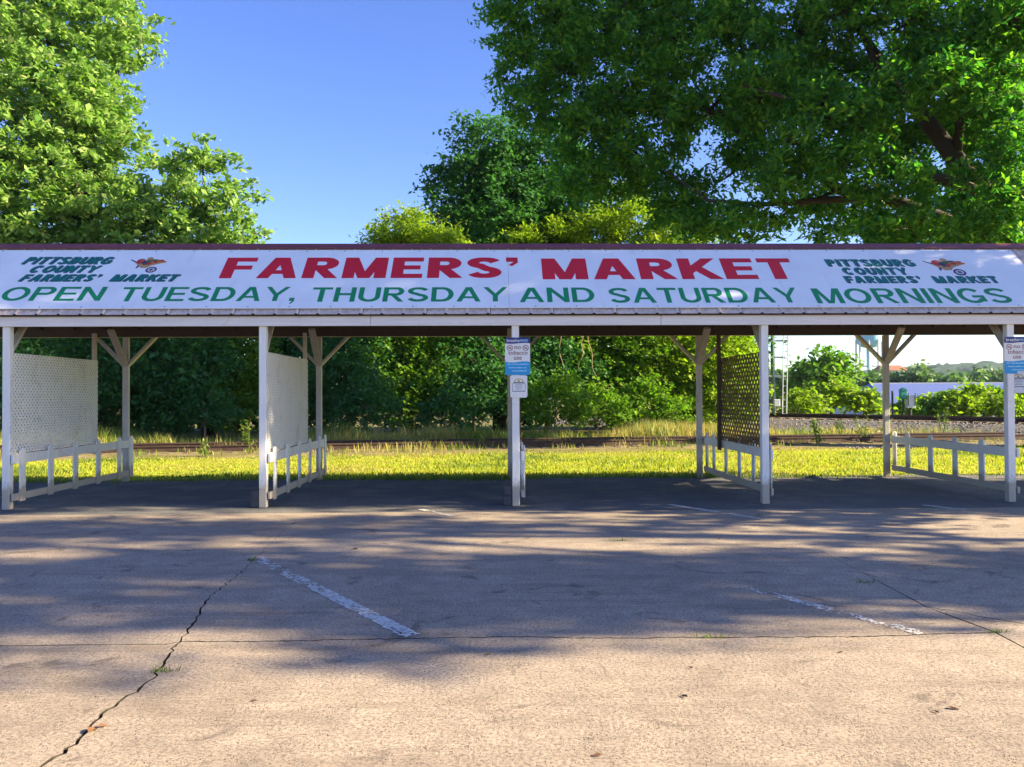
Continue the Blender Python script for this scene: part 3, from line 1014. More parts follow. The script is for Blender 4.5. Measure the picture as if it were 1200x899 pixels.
def glyph(ch, sv, sh):
    """strokes of a plain sans capital, 1 high: (polyline, width, closed); sv, sh = upright and level stroke widths"""
    v, h = sv / 2, sh / 2
    dg = (sv * 0.9, sv)
    bowl = lambda w, top, bot: [(0, top - h)] + arc(w - v - 0.26 * w, (top + bot) / 2, 0.26 * w, (top - bot) / 2 - h, 90, -90, 10) + [(0, bot + h)]
    if ch == 'I': return sv, [([(v, -.2), (v, 1.2)], sv, 0)]
    if ch == 'F' or ch == 'E':
        w = 0.70
        st = [([(v, -.2), (v, 1.2)], sv, 0), ([(0, 1 - h), (w, 1 - h)], sh, 0), ([(0, .51), (w * .92, .51)], sh, 0)]
        if ch == 'E': st.append(([(0, h), (w, h)], sh, 0))
        return w, st
    if ch == 'H':
        w = 0.78
        return w, [([(v, -.2), (v, 1.2)], sv, 0), ([(w - v, -.2), (w - v, 1.2)], sv, 0), ([(0, .52), (w, .52)], sh, 0)]
    if ch == 'T':
        w = 0.74
        return w, [([(w/2, -.2), (w/2, 1.2)], sv, 0), ([(0, 1 - h), (w, 1 - h)], sh, 0)]
    if ch == 'A':
        w = 0.90
        k = (w/2 - v*1.05) - v * 0.45
        a, b = (v*1.05, 0), (w/2 - v * .25, 1)
        e = 0.3
        dx = b[0] - a[0]
        c = sv / math.sqrt(1 + dx*dx)
        return w, [([(a[0] - dx*e, -e), (b[0] + dx*e, 1 + e)], c, 0), ([(w - a[0] + dx*e, -e), (w - b[0] - dx*e, 1 + e)], c, 0), ([(w*.2, .29), (w*.8, .29)], sh * .9, 0)]
    if ch == 'M':
        w = 0.98
        return w, [([(v, -.2), (v, 1.2)], sv, 0), ([(w - v, -.2), (w - v, 1.2)], sv, 0), ([(v * .8, 1.25), (w/2 + v*.12, -.12)], sv * .82, 0), ([(w - v * .8, 1.25), (w/2 - v*.12, -.12)], sv * .82, 0)]
    if ch == 'N':
        w = 0.80
        return w, [([(v, -.2), (v, 1.2)], sv, 0), ([(w - v, -.2), (w - v, 1.2)], sv, 0), ([(v - .14, 1.2), (w - v + .14, -.2)], sv * .85, 0)]
    if ch == 'K':
        w = 0.84
        return w, [([(v, -.2), (v, 1.2)], sv, 0), ([(v * .6, .22), (w - v*.4, 1.12)], sv * .85, 0), ([(w*.36, .66), (w - v * .55 + .09, -.15)], sv * .9, 0)]
    if ch == 'Y':
        w = 0.86
        return w, [([(w/2, -.2), (w/2, .46)], sv, 0), ([(w/2, .40), (v*.8 - .10, 1.16)], sv * .85, 0), ([(w/2, .40), (w - v*.8 + .10, 1.16)], sv * .85, 0)]
    if ch in 'PR':
        w = 0.74 if ch == 'P' else 0.78
        st = [([(v, -.2), (v, 1.2)], sv, 0), (bowl(w if ch == 'P' else w * .97, 1, 0.42), (sv + sh) / 2, 0)]
        if ch == 'R': st.append(([(w*.42, .52), (w - v * .75 + .07, -.15)], sv * .9, 0))
        return w, st
    if ch == 'B':
        w = 0.76
        return w, [([(v, -.2), (v, 1.2)], sv, 0), (bowl(w * .94, 1, 0.52 - h), (sv + sh) / 2, 0), (bowl(w, 0.52 + h, 0), (sv + sh) / 2, 0)]
    if ch == 'D':
        w = 0.82
        return w, [([(v, -.2), (v, 1.2)], sv, 0), ([(0, 1 - h)] + arc(w*.48, .5, w*.52 - v, .5 - h, 90, -90, 14) + [(0, h)], (sv + sh) / 2, 0)]
    if ch == 'U':
        w = 0.80
        return w, [([(v, 1.2), (v, .36)] + arc(w/2, .36, w/2 - v, .36 - h, 180, 360, 14) + [(w - v, .36), (w - v, 1.2)], (sv + sh) / 2, 0)]
    if ch in 'OCG':
        w = 0.92
        t = (sv + sh) / 2
        if ch == 'O': return w, [(arc(w/2, .5, w/2 - v, .5 - h, 0, 360, 30)[:-1], t, 1)]
        if ch == 'C': return w, [(arc(w/2, .5, w/2 - v, .5 - h, 42, 318, 26), t, 0)]
        return w, [(arc(w/2, .5, w/2 - v, .5 - h, 40, 330, 26), t, 0), ([(w*.52, .44), (w - v*.3, .44)], sh, 0), ([(w - v * .95, .5), (w - v * .95, .1)], sv * .8, 0)]
    if ch == 'S':
        w = 0.78
        t = (sv + sh) / 2
        return w, [(arc(w/2, .735, w/2 - v, .265 - h, 14, 250, 14) + arc(w/2, .27, w/2 - v, .27 - h, 75, -166, 14), t, 0)]
    if ch in ",’":
        y = 0.0 if ch == ',' else 1 - 0.22
        return sv * 1.15, [([(v, y + .22), (v, y)], sv, 2), ([(sv * .92, y + .02), (sv * .35, y - .19)], sv * .36, 2)]
    return 0.34, []

def text_mesh(txt, weight=0.16, level=None, gap=0.11):
    """flat lettering out of mitred strokes cut off square at cap height and base line"""
    sv, sh = weight, (weight * 0.86 if level is None else level)
    mb = MB()
    x = 0.0
    lay = 0
    for ch in txt:
        w, strokes = glyph(ch, sv, sh)
        for pts, wd, flag in strokes:
            closed = flag == 1
            pts = [p for k, p in enumerate(pts) if k == 0 or math.hypot(p[0] - pts[k-1][0], p[1] - pts[k-1][1]) > 1e-4]
            lay += 1
            n = len(pts)
            seg = n if closed else n - 1
            off = []
            for i in range(n):
                p = Vector(pts[i])
                d0 = (p - Vector(pts[i-1])) if (i > 0 or closed) else (Vector(pts[1]) - p)
                d1 = (Vector(pts[(i+1) % n]) - p) if (i < n - 1 or closed) else d0
                d0, d1 = d0.normalized(), d1.normalized()
                t = (d0 + d1).normalized()
                m = Vector((-t.y, t.x))
                c = max(0.5, m.dot(Vector((-d0.y, d0.x))))
                # level parts of a curve take the level stroke width
                ww = (wd if n < 3 else (sh + (sv - sh) * abs(t.y))) / 2 / c
                off.append((p + m * ww, p - m * ww))
            lo, hi = (-0.3, 1.3) if flag == 2 else (0.0, 1.0)
            for i in range(seg):
                j = (i + 1) % n
                q = [off[i][1], off[j][1], off[j][0], off[i][0]]
                pl = clip_poly([(p.x, p.y) for p in q], -5, 50, lo, hi)
                if len(pl) >= 3:
                    mb.add([(x + a, b, 0.00006 * (lay % 9)) for a, b in pl], [tuple(range(len(pl)))])
        x += w + gap
    return mb.mesh("lettering")
def letters(txt, parent, mat, s0, s1, t0, t1, z, weight=0.16, shear=0.0, name="lettering", dx=0.0, dy=0.0, level=None, grow=0.0):
    me = text_mesh(txt, weight, level)
    co = np.empty(len(me.vertices) * 3)
    me.vertices.foreach_get("co", co)
    co = co.reshape(-1, 3)
    H = t1 - t0
    sx = (co[:, 0] - co[:, 0].min()) / (co[:, 0].max() - co[:, 0].min())
    wid = (s1 - s0) - abs(shear) * H
    y = co[:, 1] * H
    co[:, 0] = s0 + (abs(shear) * H if shear < 0 else 0) + sx * wid + shear * y + dx
    co[:, 1] = t0 + y + dy
    co[:, 2] += z
    me.vertices.foreach_set("co", co.ravel())
    me.update()
    me.name = name
    me.materials.clear()
    me.materials.append(mat)
    return link(name, me, parent)
def low_letters(txt, parent, mat, s0, s1, t0, t1, z):
    """small lower-case print from the built-in face"""
    cu = bpy.data.curves.new("lettering", 'FONT')
    cu.body = txt
    cu.resolution_u = 3
    cu.offset = 0.008
    ob = bpy.data.objects.new("lettering_source", cu)
    me = bpy.data.meshes.new_from_object(ob)
    bpy.data.objects.remove(ob)
    bpy.data.curves.remove(cu)
    co = np.empty(len(me.vertices) * 3)
    me.vertices.foreach_get("co", co)
    co = co.reshape(-1, 3)
    mn, mx = co.min(0), co.max(0)
    co[:, 0] = s0 + (co[:, 0] - mn[0]) / (mx[0] - mn[0]) * (s1 - s0)
    co[:, 1] = t0 + (co[:, 1] - mn[1]) / (mx[1] - mn[1]) * (t1 - t0)
    co[:, 2] = z
    me.vertices.foreach_set("co", co.ravel())
    me.update()
    me.materials.clear()
    me.materials.append(mat)
    return link("lettering", me, parent)
def sign_text(txt, mat, bl, tr_, vtop, vbot, weight, shear=0.0, z=0.0012, **kw):
    s0 = on_sign(*bl)[0]
    s1 = on_sign(*tr_)[0]
    um = (bl[0] + tr_[0]) / 2
    t0, t1 = on_sign(um, vbot)[1], on_sign(um, vtop)[1]
    return letters(txt, sign, mat, s0, s1, t0, t1, PZ + z, weight, shear, **kw)
sign_text("FARMERS’", M['red'], (256.5, 325.5), (607.5, 303), 302, 326, 0.27, level=0.20)
sign_text("MARKET", M['red'], (636, 327), (924.5, 305), 303, 327.3, 0.27, level=0.20)
for txt, bl_, tr_, a, b in (("OPEN", (3.0, 345), (127, 337), 336.3, 352.6), ("TUESDAY,", (150.0, 337), (344, 355), 336.5, 353.0),
                            ("THURSDAY", (367.5, 337), (594.5, 337.5), 336.8, 353.6), ("AND", (609, 354), (696.5, 346), 337.2, 354.2),
                            ("SATURDAY", (714, 347), (932, 338.6), 337.4, 354.8), ("MORNINGS", (949.5, 338.6), (1182.5, 347), 338, 355.4)):
    if txt == "TUESDAY,":
        bl_ = (138.5, 352)
        bl_ = (145.5, 337.3)
    sign_text(txt, M['green'], bl_, tr_, a, b, 0.185, level=0.15)
def logo(lines, shear):
    for txt, bl_, tr_, a, b in lines:
        sign_text(txt, M['navy'], bl_, tr_, a, b, 0.32, shear, z=0.0008, dx=0.014, dy=-0.016, level=0.22)
        sign_text(txt, M['teal'], bl_, tr_, a, b, 0.27, shear, z=0.0020, level=0.20)
logo((("PITTSBURG", (24, 309.5), (136.6, 302), 301.2, 309.5), ("COUNTY", (31.5, 319), (120.6, 311.4), 311.2, 319.3), ("FARMERS’", (20.4, 329.5), (121, 321.6), 321.6, 329.6), ("MARKET", (127, 329.5), (212.4, 321.6), 321.6, 329.6)), 0.30)
logo((("PITTSBURG", (965, 304.3), (1073.7, 312), 304, 312), ("COUNTY", (984.4, 314), (1065.7, 321.6), 313.6, 321.6), ("FARMERS’", (987.2, 324), (1082, 331.4), 323.6, 331.4), ("MARKET", (1090, 323.6), (1171.9, 331.4), 323.6, 331.4)), -0.06)
def emblem(ucenter, vcenter, half_u):
    """a wheelbarrow heaped with vegetables, printed flat"""
    s, t = on_sign(ucenter, vcenter)
    w = abs(on_sign(ucenter + half_u, vcenter)[0] - s)
    hgt = w * 0.86
    mb = MB()
    lay = [0]
    def P(pts, mi):
        lay[0] += 1
        mb.prism([(s + x * w, t + y * hgt) for x, y in pts], PZ + 0.0005, PZ + 0.001 + 0.0004 * lay[0], mi)
    def disc(x, y, rx, ry, mi, n=12):
        P([(x + rx * math.cos(2*math.pi*k/n), y + ry * math.sin(2*math.pi*k/n)) for k in range(n)], mi)
    P([(-0.98, 0.52), (-0.95, 0.60), (-0.55, 0.28), (-0.58, 0.16)], 4)                 # handle
    disc(0.42, -0.62, 0.30, 0.34, 4); disc(0.42, -0.62, 0.20, 0.22, 5); disc(0.42, -0.62, 0.07, 0.08, 4)
    for k in range(4):
        a = k * math.pi / 4
        ca, sa = math.cos(a), math.sin(a)
        P([(0.42 - .24*ca - .02*sa, -.62 - .27*sa + .02*ca), (0.42 - .24*ca + .02*sa, -.62 - .27*sa - .02*ca), (0.42 + .24*ca + .02*sa, -.62 + .27*sa - .02*ca), (0.42 + .24*ca - .02*sa, -.62 + .27*sa + .02*ca)], 4)
    P([(-0.46, -0.42), (-0.38, -0.44), (-0.30, -0.10), (-0.42, -0.10)], 4)              # leg
    P([(-0.66, 0.22), (-0.18, -0.42), (0.12, -0.38), (0.30, -0.12), (0.92, 0.22), (0.1, 0.30)], 0)   # tray
    disc(-0.36, 0.34, 0.24, 0.30, 1); disc(-0.12, 0.22, 0.17, 0.22, 4); disc(-0.30, 0.42, 0.10, 0.10, 2)
    disc(0.06, 0.62, 0.17, 0.20, 0); disc(0.10, 0.34, 0.26, 0.16, 3); disc(0.36, 0.44, 0.22, 0.13, 3)
    for k in range(5):
        disc(0.14 + 0.15 * k, 0.14 + 0.06 * k + (0.07 if k % 2 else 0), 0.13, 0.12, 2 if k % 2 else 1)
    disc(0.08, 0.02, 0.12, 0.12, 1); disc(-0.1, -0.02, 0.09, 0.1, 3)
    P([(0.55, 0.36), (1.0, 0.30), (0.98, 0.22), (0.60, 0.20)], 2)
    mb.build("wheelbarrow_emblem", [M['tan'], M['tomato'], M['orange'], M['leafgreen'], M['plum'], M['panel']], sign)
emblem(171.5, 310, 22)
emblem(1109, 312.2, 24)

# ------------------------------------------------------------------ picket dividers and lattice screens between the bays
def rounded_picket(y0, w, z0, z1):
    n = 7
    r = w / 2
    pts = [(y0, z0), (y0 + w, z0)]
    for k in range(n + 1):
        a = math.pi * k / n
        pts.append((y0 + r + r * math.cos(a), z1 - r * 0.75 + r * 0.75 * math.sin(a)))
    return pts
YZ = Matrix(((0, 0, 1, 0), (1, 0, 0, 0), (0, 1, 0, 0), (0, 0, 0, 1)))     # polygon (y, z) raised along x
def make_fence():
    root = empty("picket_fence", (0, 0, 0), ROT)
    for z0, z1, y1 in ((0.655, 0.79, 3.86), (0.125, 0.225, 3.84)):
        mb = MB(); mb.box(0.078, 0.115, 0.0, y1, z0, z1, ch=0.004)
        mb.build("rail", M['white'], root)
    pmb = MB()
    pmb.prism(rounded_picket(-0.07, 0.14, 0.105, 0.875), 0.117, 0.138, 0, YZ)
    me = pmb.mesh("picket"); me.materials.append(M['white'])
    for y in (0.20, 0.97, 1.72, 2.50, 3.30, 3.80):
        o = link("picket", me, root)
        o.location = (0, y, 0)
    return root
f_lab = ["low white picket divider at the left edge below a white lattice",
         "low white picket divider second from the left below a white lattice",
         "white picket divider seen almost edge on behind the central sign post",
         "low white picket divider below the bare brown lattice",
         "low white picket divider at the right end with no lattice above"]
fence0 = make_fence()
for i in range(5):
    o = fence0 if i == 0 else copy_tree(fence0)
    p = shed_pt((i - 2) * BAY, 0)
    o.matrix_world = Matrix.Translation(p) @ ROT
    tag(o, f_lab[i], "fence", "picket dividers between the market bays")

def make_lattice(mat, upmat, label, lath_w=0.033, pitch=0.058):
    root = empty("lattice_screen", (0, 0, 0), ROT)
    y0, y1, z0, z1 = 0.02, 2.60, 0.80, 2.25
    h = lath_w / 2
    for layer, sg in ((0, 1), (1, -1)):
        d = Vector((1, sg)) / math.sqrt(2)
        nn = Vector((-d.y, d.x))
        c0 = Vector(((y0 + y1) / 2, (z0 + z1) / 2))
        for k in range(-28, 29):
            c = c0 + nn * (k * pitch)
            q = [c - d*3 - nn*h, c + d*3 - nn*h, c + d*3 + nn*h, c - d*3 + nn*h]
            pl = clip_poly([(p.x, p.y) for p in q], y0, y1, z0, z1)
            if len(pl) < 3:
                continue
            mb = MB()
            x0 = 0.0575 + 0.0065 * layer
            mb.prism(pl, x0, x0 + 0.006, 0, YZ)
            mb.build("lath", mat, root)
    mb = MB(); mb.box(0.0, 0.055, 2.52, 2.60, 0.62, 2.72)
    mb.build("upright", upmat, root)
    tag(root, label, "lattice", "lattice screens between the market bays")
    return root
lat0 = make_lattice(M['white_lath'], M['grey_wood'], "white lattice screen at the far left above the picket divider")
lat1 = copy_tree(lat0)
tag(lat1, "narrow looking white lattice screen second from the left")
lat3 = make_lattice(M['cedar'], M['dark_wood'], "bare brown lattice screen with green trees showing through", 0.036, 0.098)
lat2 = copy_tree(lat3)
tag(lat2, "brown lattice screen seen edge on behind the central post")
for i, o in enumerate((lat0, lat1, lat2, lat3)):
    o.matrix_world = Matrix.Translation(shed_pt((i - 2) * BAY, 0)) @ ROT

# old concrete blocks at the foot of two posts
for i, (lab, hh) in ((1, ("dark concrete block at the foot of the second front post from the left", 0.24)), (2, ("dark stacked concrete block beside the central front post", 0.28))):
    mb = MB()
    nb = 2
    for k in range(nb):
        mb.box(-0.06, 0.06, -0.19, 0.19, k * hh / nb + 0.002, (k + 1) * hh / nb, ch=0.008)
    b = mb.build("concrete_block", M['block'])
    b.matrix_world = Matrix.Translation(shed_pt((i - 2) * BAY - 0.125, 0.22)) @ ROT
    tag(b, lab, "block", "concrete blocks at the posts")

# ------------------------------------------------------------------ tobacco signs and notices on the posts
def rrect(x0, x1, y0, y1, r, n=4):
    pts = []
    for cx, cy, a0 in ((x1-r, y0+r, -90), (x1-r, y1-r, 0), (x0+r, y1-r, 90), (x0+r, y0+r, 180)):
        for k in range(n + 1):
            a = math.radians(a0 + 90 * k / n)
            pts.append((cx + r*math.cos(a), cy + r*math.sin(a)))
    return pts
XZ = Matrix.Rotation(math.pi / 2, 4, 'X')       # local x right, y up, z toward the camera
def tobacco_sign(loc, rot, label):
    root = empty("tobacco_sign", loc, rot @ XZ, label, "sign", "no tobacco signs on the posts")
    w, h = 0.365, 0.545
    mb = MB(); mb.prism(rrect(-w/2, w/2, -h/2, h/2, 0.03), 0, 0.006); mb.build("plate", M['sign_white'], root)
    top = [p for p in rrect(-w/2, w/2, -h/2, h/2, 0.03) if p[1] > h/2 - 0.05]
    wave = [(w/2 - w*k/10, h/2 - 0.085 - 0.006*math.sin(k*0.63)) for k in range(11)]
    mb = MB(); mb.prism(top + wave[::-1][0:0] + [(-w/2, h/2-0.085)] + [(-x, y) for x, y in wave[1:]], 0.006, 0.0072)
    mb.build("top_band", M['sign_navy'], root)
    low = [p for p in rrect(-w/2, w/2, -h/2, h/2, 0.03) if p[1] < -h/2 + 0.05]
    wave = [(w/2 - w*k/12, -h/2 + 0.19 + 0.008*math.sin(k*0.55)) for k in range(13)]
    low_s = sorted([p for p in low if p[0] < 0], key=lambda p: -p[1]) + sorted([p for p in low if p[0] > 0], key=lambda p: p[1])
    mb = MB(); mb.prism(low_s + wave, 0.006, 0.0072); mb.build("lower_band", M['sign_blue'], root)
    low_letters("breathe", root, M['sign_white'], -0.155, 0.03, h/2-0.066, h/2-0.018, 0.0080)
    low_letters("easy", root, M['sign_pale'], 0.036, 0.155, h/2-0.072, h/2-0.028, 0.0080)
    low_letters("no", root, M['sign_maroon'], -0.045, 0.05, 0.105, 0.145, 0.0080)
    low_letters("tobacco", root, M['sign_maroon'], -0.135, 0.145, 0.022, 0.082, 0.0080)
    low_letters("use", root, M['sign_maroon'], -0.055, 0.06, -0.052, -0.006, 0.0080)
    for sx in (-0.112, 0.118):
        mb = MB()
        n = 20
        for k in range(n):
            a, b = 2*math.pi*k/n, 2*math.pi*(k+1)/n
            mb.add([(sx + r_*math.cos(t), 0.122 + r_*math.sin(t), 0.008) for r_, t in ((0.036, a), (0.044, a), (0.044, b), (0.036, b))], [(0, 1, 2, 3)])
        mb.add([(sx - 0.033, 0.148, 0.0084), (sx - 0.027, 0.153, 0.0084), (sx + 0.033, 0.096, 0.0084), (sx + 0.027, 0.091, 0.0084)], [(0, 3, 2, 1)])
        mb.add([(sx - 0.026, 0.112, 0.0088), (sx + 0.022, 0.112, 0.0088), (sx + 0.022, 0.122, 0.0088), (sx - 0.026, 0.122, 0.0088)], [(0, 1, 2, 3)])
        mb.add([(sx + 0.006, 0.124, 0.0088), (sx + 0.014, 0.124, 0.0088), (sx + 0.02, 0.142, 0.0088), (sx + 0.01, 0.142, 0.0088)], [(0, 1, 2, 3)])
        mb.build("smoking_symbol", M['sign_maroon'], root)
    r = random.Random(5)
    for k, (yy, x0, x1) in enumerate(((-0.125, -0.15, 0.15), (-0.175, -0.13, 0.13), (-0.222, -0.08, 0.12))):
        mb = MB()
        x = x0
        while x < x1:
            ww = r.uniform(0.010, 0.018)
            hh = r.uniform(0.012, 0.02)
            mb.prism([(x, yy), (x + ww, yy), (x + ww, yy + hh), (x, yy + hh)], 0.0072, 0.0080)
            x += ww + (0.004 if r.random() < 0.8 else 0.014)
        mb.build("small_print", M['sign_pale'], root)
    return root
R3 = lambda a: Matrix.Rotation(YAW + a, 4, 'Z')
tobacco_sign(shed_pt(0.03, -0.004, 2.175) , R3(0.0), "blue and white no tobacco use sign on the central front post")
tobacco_sign(shed_pt(2 * BAY + 0.085, -0.004, 2.165), R3(-0.05), "faded no tobacco use sign on the post at the right edge")
def notice(loc, rot, label, house=False):
    root = empty("notice_plate", loc, rot @ XZ, label, "notice", "white notices under the tobacco signs")
    w, h = 0.25, 0.325
    mb = MB(); mb.prism(rrect(-w/2, w/2, -h/2, h/2, 0.03), 0, 0.012); mb.build("plate", M['sign_white'], root)
    mb = MB(); mb.prism(rrect(-0.095, 0.095, -0.075, 0.045, 0.006), 0.012, 0.0128); mb.build("text_frame", M['sign_slate'], root)
    mb = MB(); mb.prism(rrect(-0.089, 0.089, -0.064, 0.040, 0.004), 0.0128, 0.0136); mb.build("text_field", M['sign_white'], root)
    mb = MB()
    for k, hw in enumerate((0.05, 0.062, 0.04, 0.055)):
        y = 0.022 - 0.021 * k
        mb.prism([(-hw, y), (hw, y), (hw, y + 0.006), (-hw, y + 0.006)], 0.0136, 0.0142)
    mb.build("small_print", M['sign_slate'], root)
    mb = MB()
    n = 9
    for k in range(n):
        a, b = math.pi*k/n, math.pi*(k+1)/n
        mb.add([(r_*math.cos(t)*1.25, 0.062 + r_*math.sin(t), 0.0124) for r_, t in ((0.044, a), (0.056, a), (0.056, b), (0.044, b))], [(0, 1, 2, 3)])
    mb.prism([(-0.016, 0.066), (0.016, 0.066), (0.016, 0.096), (-0.016, 0.096)], 0.012, 0.0126)
    mb.build("arch_mark", M['sign_gold'], root)
    mb = MB()
    mb.prism([(-0.082, 0.050), (0.082, 0.050), (0.078, 0.064), (-0.078, 0.064)], 0.012, 0.0128)
    mb.build("name_bar", M['sign_slate'], root)
    return root
notice(shed_pt(0.045, -0.004, 1.735), R3(0.0), "white notice plate under the central tobacco sign")
notice(shed_pt(2 * BAY + 0.105, -0.012, 1.77), R3(-0.85), "white notice bent sideways on the post at the right edge")

# ------------------------------------------------------------------ trees
def unit(r, n):
    v = r.normal(size=(n, 3))
    return v / np.linalg.norm(v, axis=1, keepdims=True)

def leaf_quads(C, size, aspect, r, up=0.5):
    n = len(C)
    nrm = unit(r, n)
    nrm[:, 2] = np.abs(nrm[:, 2]) + up
    nrm /= np.linalg.norm(nrm, axis=1, keepdims=True)
    t = np.cross(nrm, unit(r, n))
    t /= np.linalg.norm(t, axis=1, keepdims=True) + 1e-9
    t[:, 2] -= 0.25
    b = np.cross(nrm, t)
    s = (size * r.uniform(0.45, 1.5, n))[:, None]
    V = np.stack([C - t*s*0.5, C + b*s*aspect*0.5 - t*s*0.08, C + t*s*0.5 , C - b*s*aspect*0.5 - t*s*0.08], 1)
    return V.reshape(-1, 3)

def clumps(lobes, dens, r, inner=0.35, rough=0.22):
    out = []
    for c, rad in lobes:
        rad = np.array(rad if hasattr(rad, '__len__') else (rad, rad, rad), float)
        area = 4 * math.pi * (np.prod(rad) ** (2/3))
        n = max(6, int(dens * area))
        d = unit(r, n)
        ph = r.uniform(0, 6.28, 3)
        k = 1 + rough * np.sin(d[:, 0]*4.1 + ph[0]) * np.cos(d[:, 2]*3.7 + ph[1]) + rough * 0.7 * np.sin(d[:, 1]*7 + d[:, 2]*5 + ph[2])
        rr = (inner + (1 - inner) * r.uniform(0, 1, n) ** 0.45) * k
        out.append(np.array(c)[None] + d * rad[None] * rr[:, None])
    return np.concatenate(out)

def tree(name, base, lobes, label, cat, leaf, size, dens, per, spread, trunk_r, seed, bark='bark', group=None, aspect=0.55, limbs=None, twigs=40, inner=0.35, up=0.5, fork=0.45, rough=0.22, trunk=True):
    """an Empty at the foot, a trunk with limbs, and a crown of single leaves"""
    r = np.random.default_rng(seed)
    base = Vector(base)
    root = empty(name, base, None, label, cat, group)
    lob = [((Vector(c) - base), rad) for c, rad in lobes]
    cl = clumps([(tuple(c), rad) for c, rad in lob], dens, r, inner, rough)
    cl = cl[cl[:, 2] > 0.05]
    ax = unit(r, len(cl)) * np.array([1, 1, 0.6])
    C = np.repeat(cl, per, 0)
    along = np.repeat(ax, per, 0) * r.uniform(-1.0, 1.0, (len(C), 1)) * spread * 1.9
    C = C + along + r.normal(size=C.shape) * spread * 0.55 * np.array([1, 1, 0.7])
    C = C[C[:, 2] > 0.05]
    V = leaf_quads(C, size, aspect, r, up)
    np_mesh("crown", V, np.arange(len(V)).reshape(-1, 4), M[leaf], root)
    if not trunk:
        return root
    mb = MB()
    cen = Vector((0, 0, 0))
    for c, rad in lob:
        cen += c
    cen /= len(lob)
    hz = max(c.z for c, _ in lob)
    top = Vector((cen.x * 0.35, cen.y * 0.35, hz * fork))
    jit = lambda k: Vector(r.normal(size=3)) * k
    if limbs is None:
        mb.tube([(0, 0, -0.3), (top.x * 0.2, top.y * 0.2, top.z * 0.35), (top.x * 0.6, top.y * 0.6, top.z * 0.7), top], [trunk_r * 1.3, trunk_r, trunk_r * 0.9, trunk_r * 0.75], 10)
        for c, rad in lob:
            m = top.lerp(c, 0.5) + jit(0.25) + Vector((0, 0, 0.15 * (c - top).length * 0.5))
            e = c + jit(0.2)
            mb.tube([top - Vector((0, 0, trunk_r)), top.lerp(m, 0.5) + jit(0.08), m, e], [trunk_r * 0.6, trunk_r * 0.48, trunk_r * 0.34, trunk_r * 0.12], 7)
    else:
        for pts, rads in limbs:
            mb.tube([Vector(p) - base for p in pts], rads, 9)
    idx = r.choice(len(cl), min(twigs, len(cl)), replace=False)
    for i in idx:
        e = Vector(cl[i])
        c = min((c for c, _ in lob), key=lambda q: (q - e).length)
        mid = c.lerp(e, 0.5) + jit(0.15)
        mb.tube([c, mid, e], [trunk_r * 0.12 + 0.012, trunk_r * 0.07 + 0.008, 0.008], 5, cap=False)
    mb.build("trunk", M[bark], root, smooth=True)
    return root

def L(u, v, D, r_px, k=(1, 1, 1)):
    """a lobe of foliage whose middle is seen at (u, v), D metres off, r_px wide in the photograph"""
    R = r_px * D / F_PX
    p = W(u, v, D)
    return (tuple(p), (R * k[0], R * k[1], R * k[2]))

# the tall bright tree on the left, and its lower neighbour
tree("broadleaf_tree", (-17.5, 36, -0.07),
     [L(30, -40, 36, 95), L(60, 60, 35, 88), L(110, 20, 36, 62), L(20, 150, 34.5, 92), L(95, 120, 34.5, 68), L(90, 210, 34, 80), L(15, 250, 34, 85), L(125, 165, 35, 42),
      L(150, 262, 33.5, 46), L(-70, 60, 36, 100), L(-60, 200, 35, 100), L(60, 300, 34.5, 75), L(135, 60, 36, 30), L(-20, 340, 35.5, 80), L(80, 370, 35.5, 60)],
     "tall bright green broadleaf tree filling the upper left above the roof", "tree", 'leaf_left', 0.25, 1.25, 60, 0.30, 0.36, 21, twigs=110, rough=0.4)
tree("broadleaf_tree", (-12.6, 34, -0.07),
     [L(228, 205, 34, 38), L(205, 250, 33.5, 44), L(262, 245, 34, 38), L(245, 290, 33.5, 55), L(190, 300, 33, 50), L(284, 285, 34.2, 20), L(225, 345, 34, 60), L(170, 235, 34, 24), L(232, 180, 34, 18)],
     "smaller rounded tree right of the tall left tree with dark leafy gaps", "tree", 'leaf_left', 0.24, 1.35, 60, 0.28, 0.22, 22, twigs=70, rough=0.4)
# dark tree in the middle
tree("broadleaf_tree", (-0.6, 38, -0.07),
     [L(575, 175, 38, 42), L(545, 215, 37.5, 42), L(600, 215, 37.5, 55), L(540, 255, 37, 42), L(595, 265, 36.5, 55), L(640, 190, 38, 50), L(655, 250, 37.5, 60), L(570, 320, 37.5, 70), L(650, 320, 37.5, 70)],
     "dark green round topped tree behind the middle of the roof", "tree", 'leaf_dark', 0.20, 2.2, 64, 0.36, 0.28, 23, twigs=60)
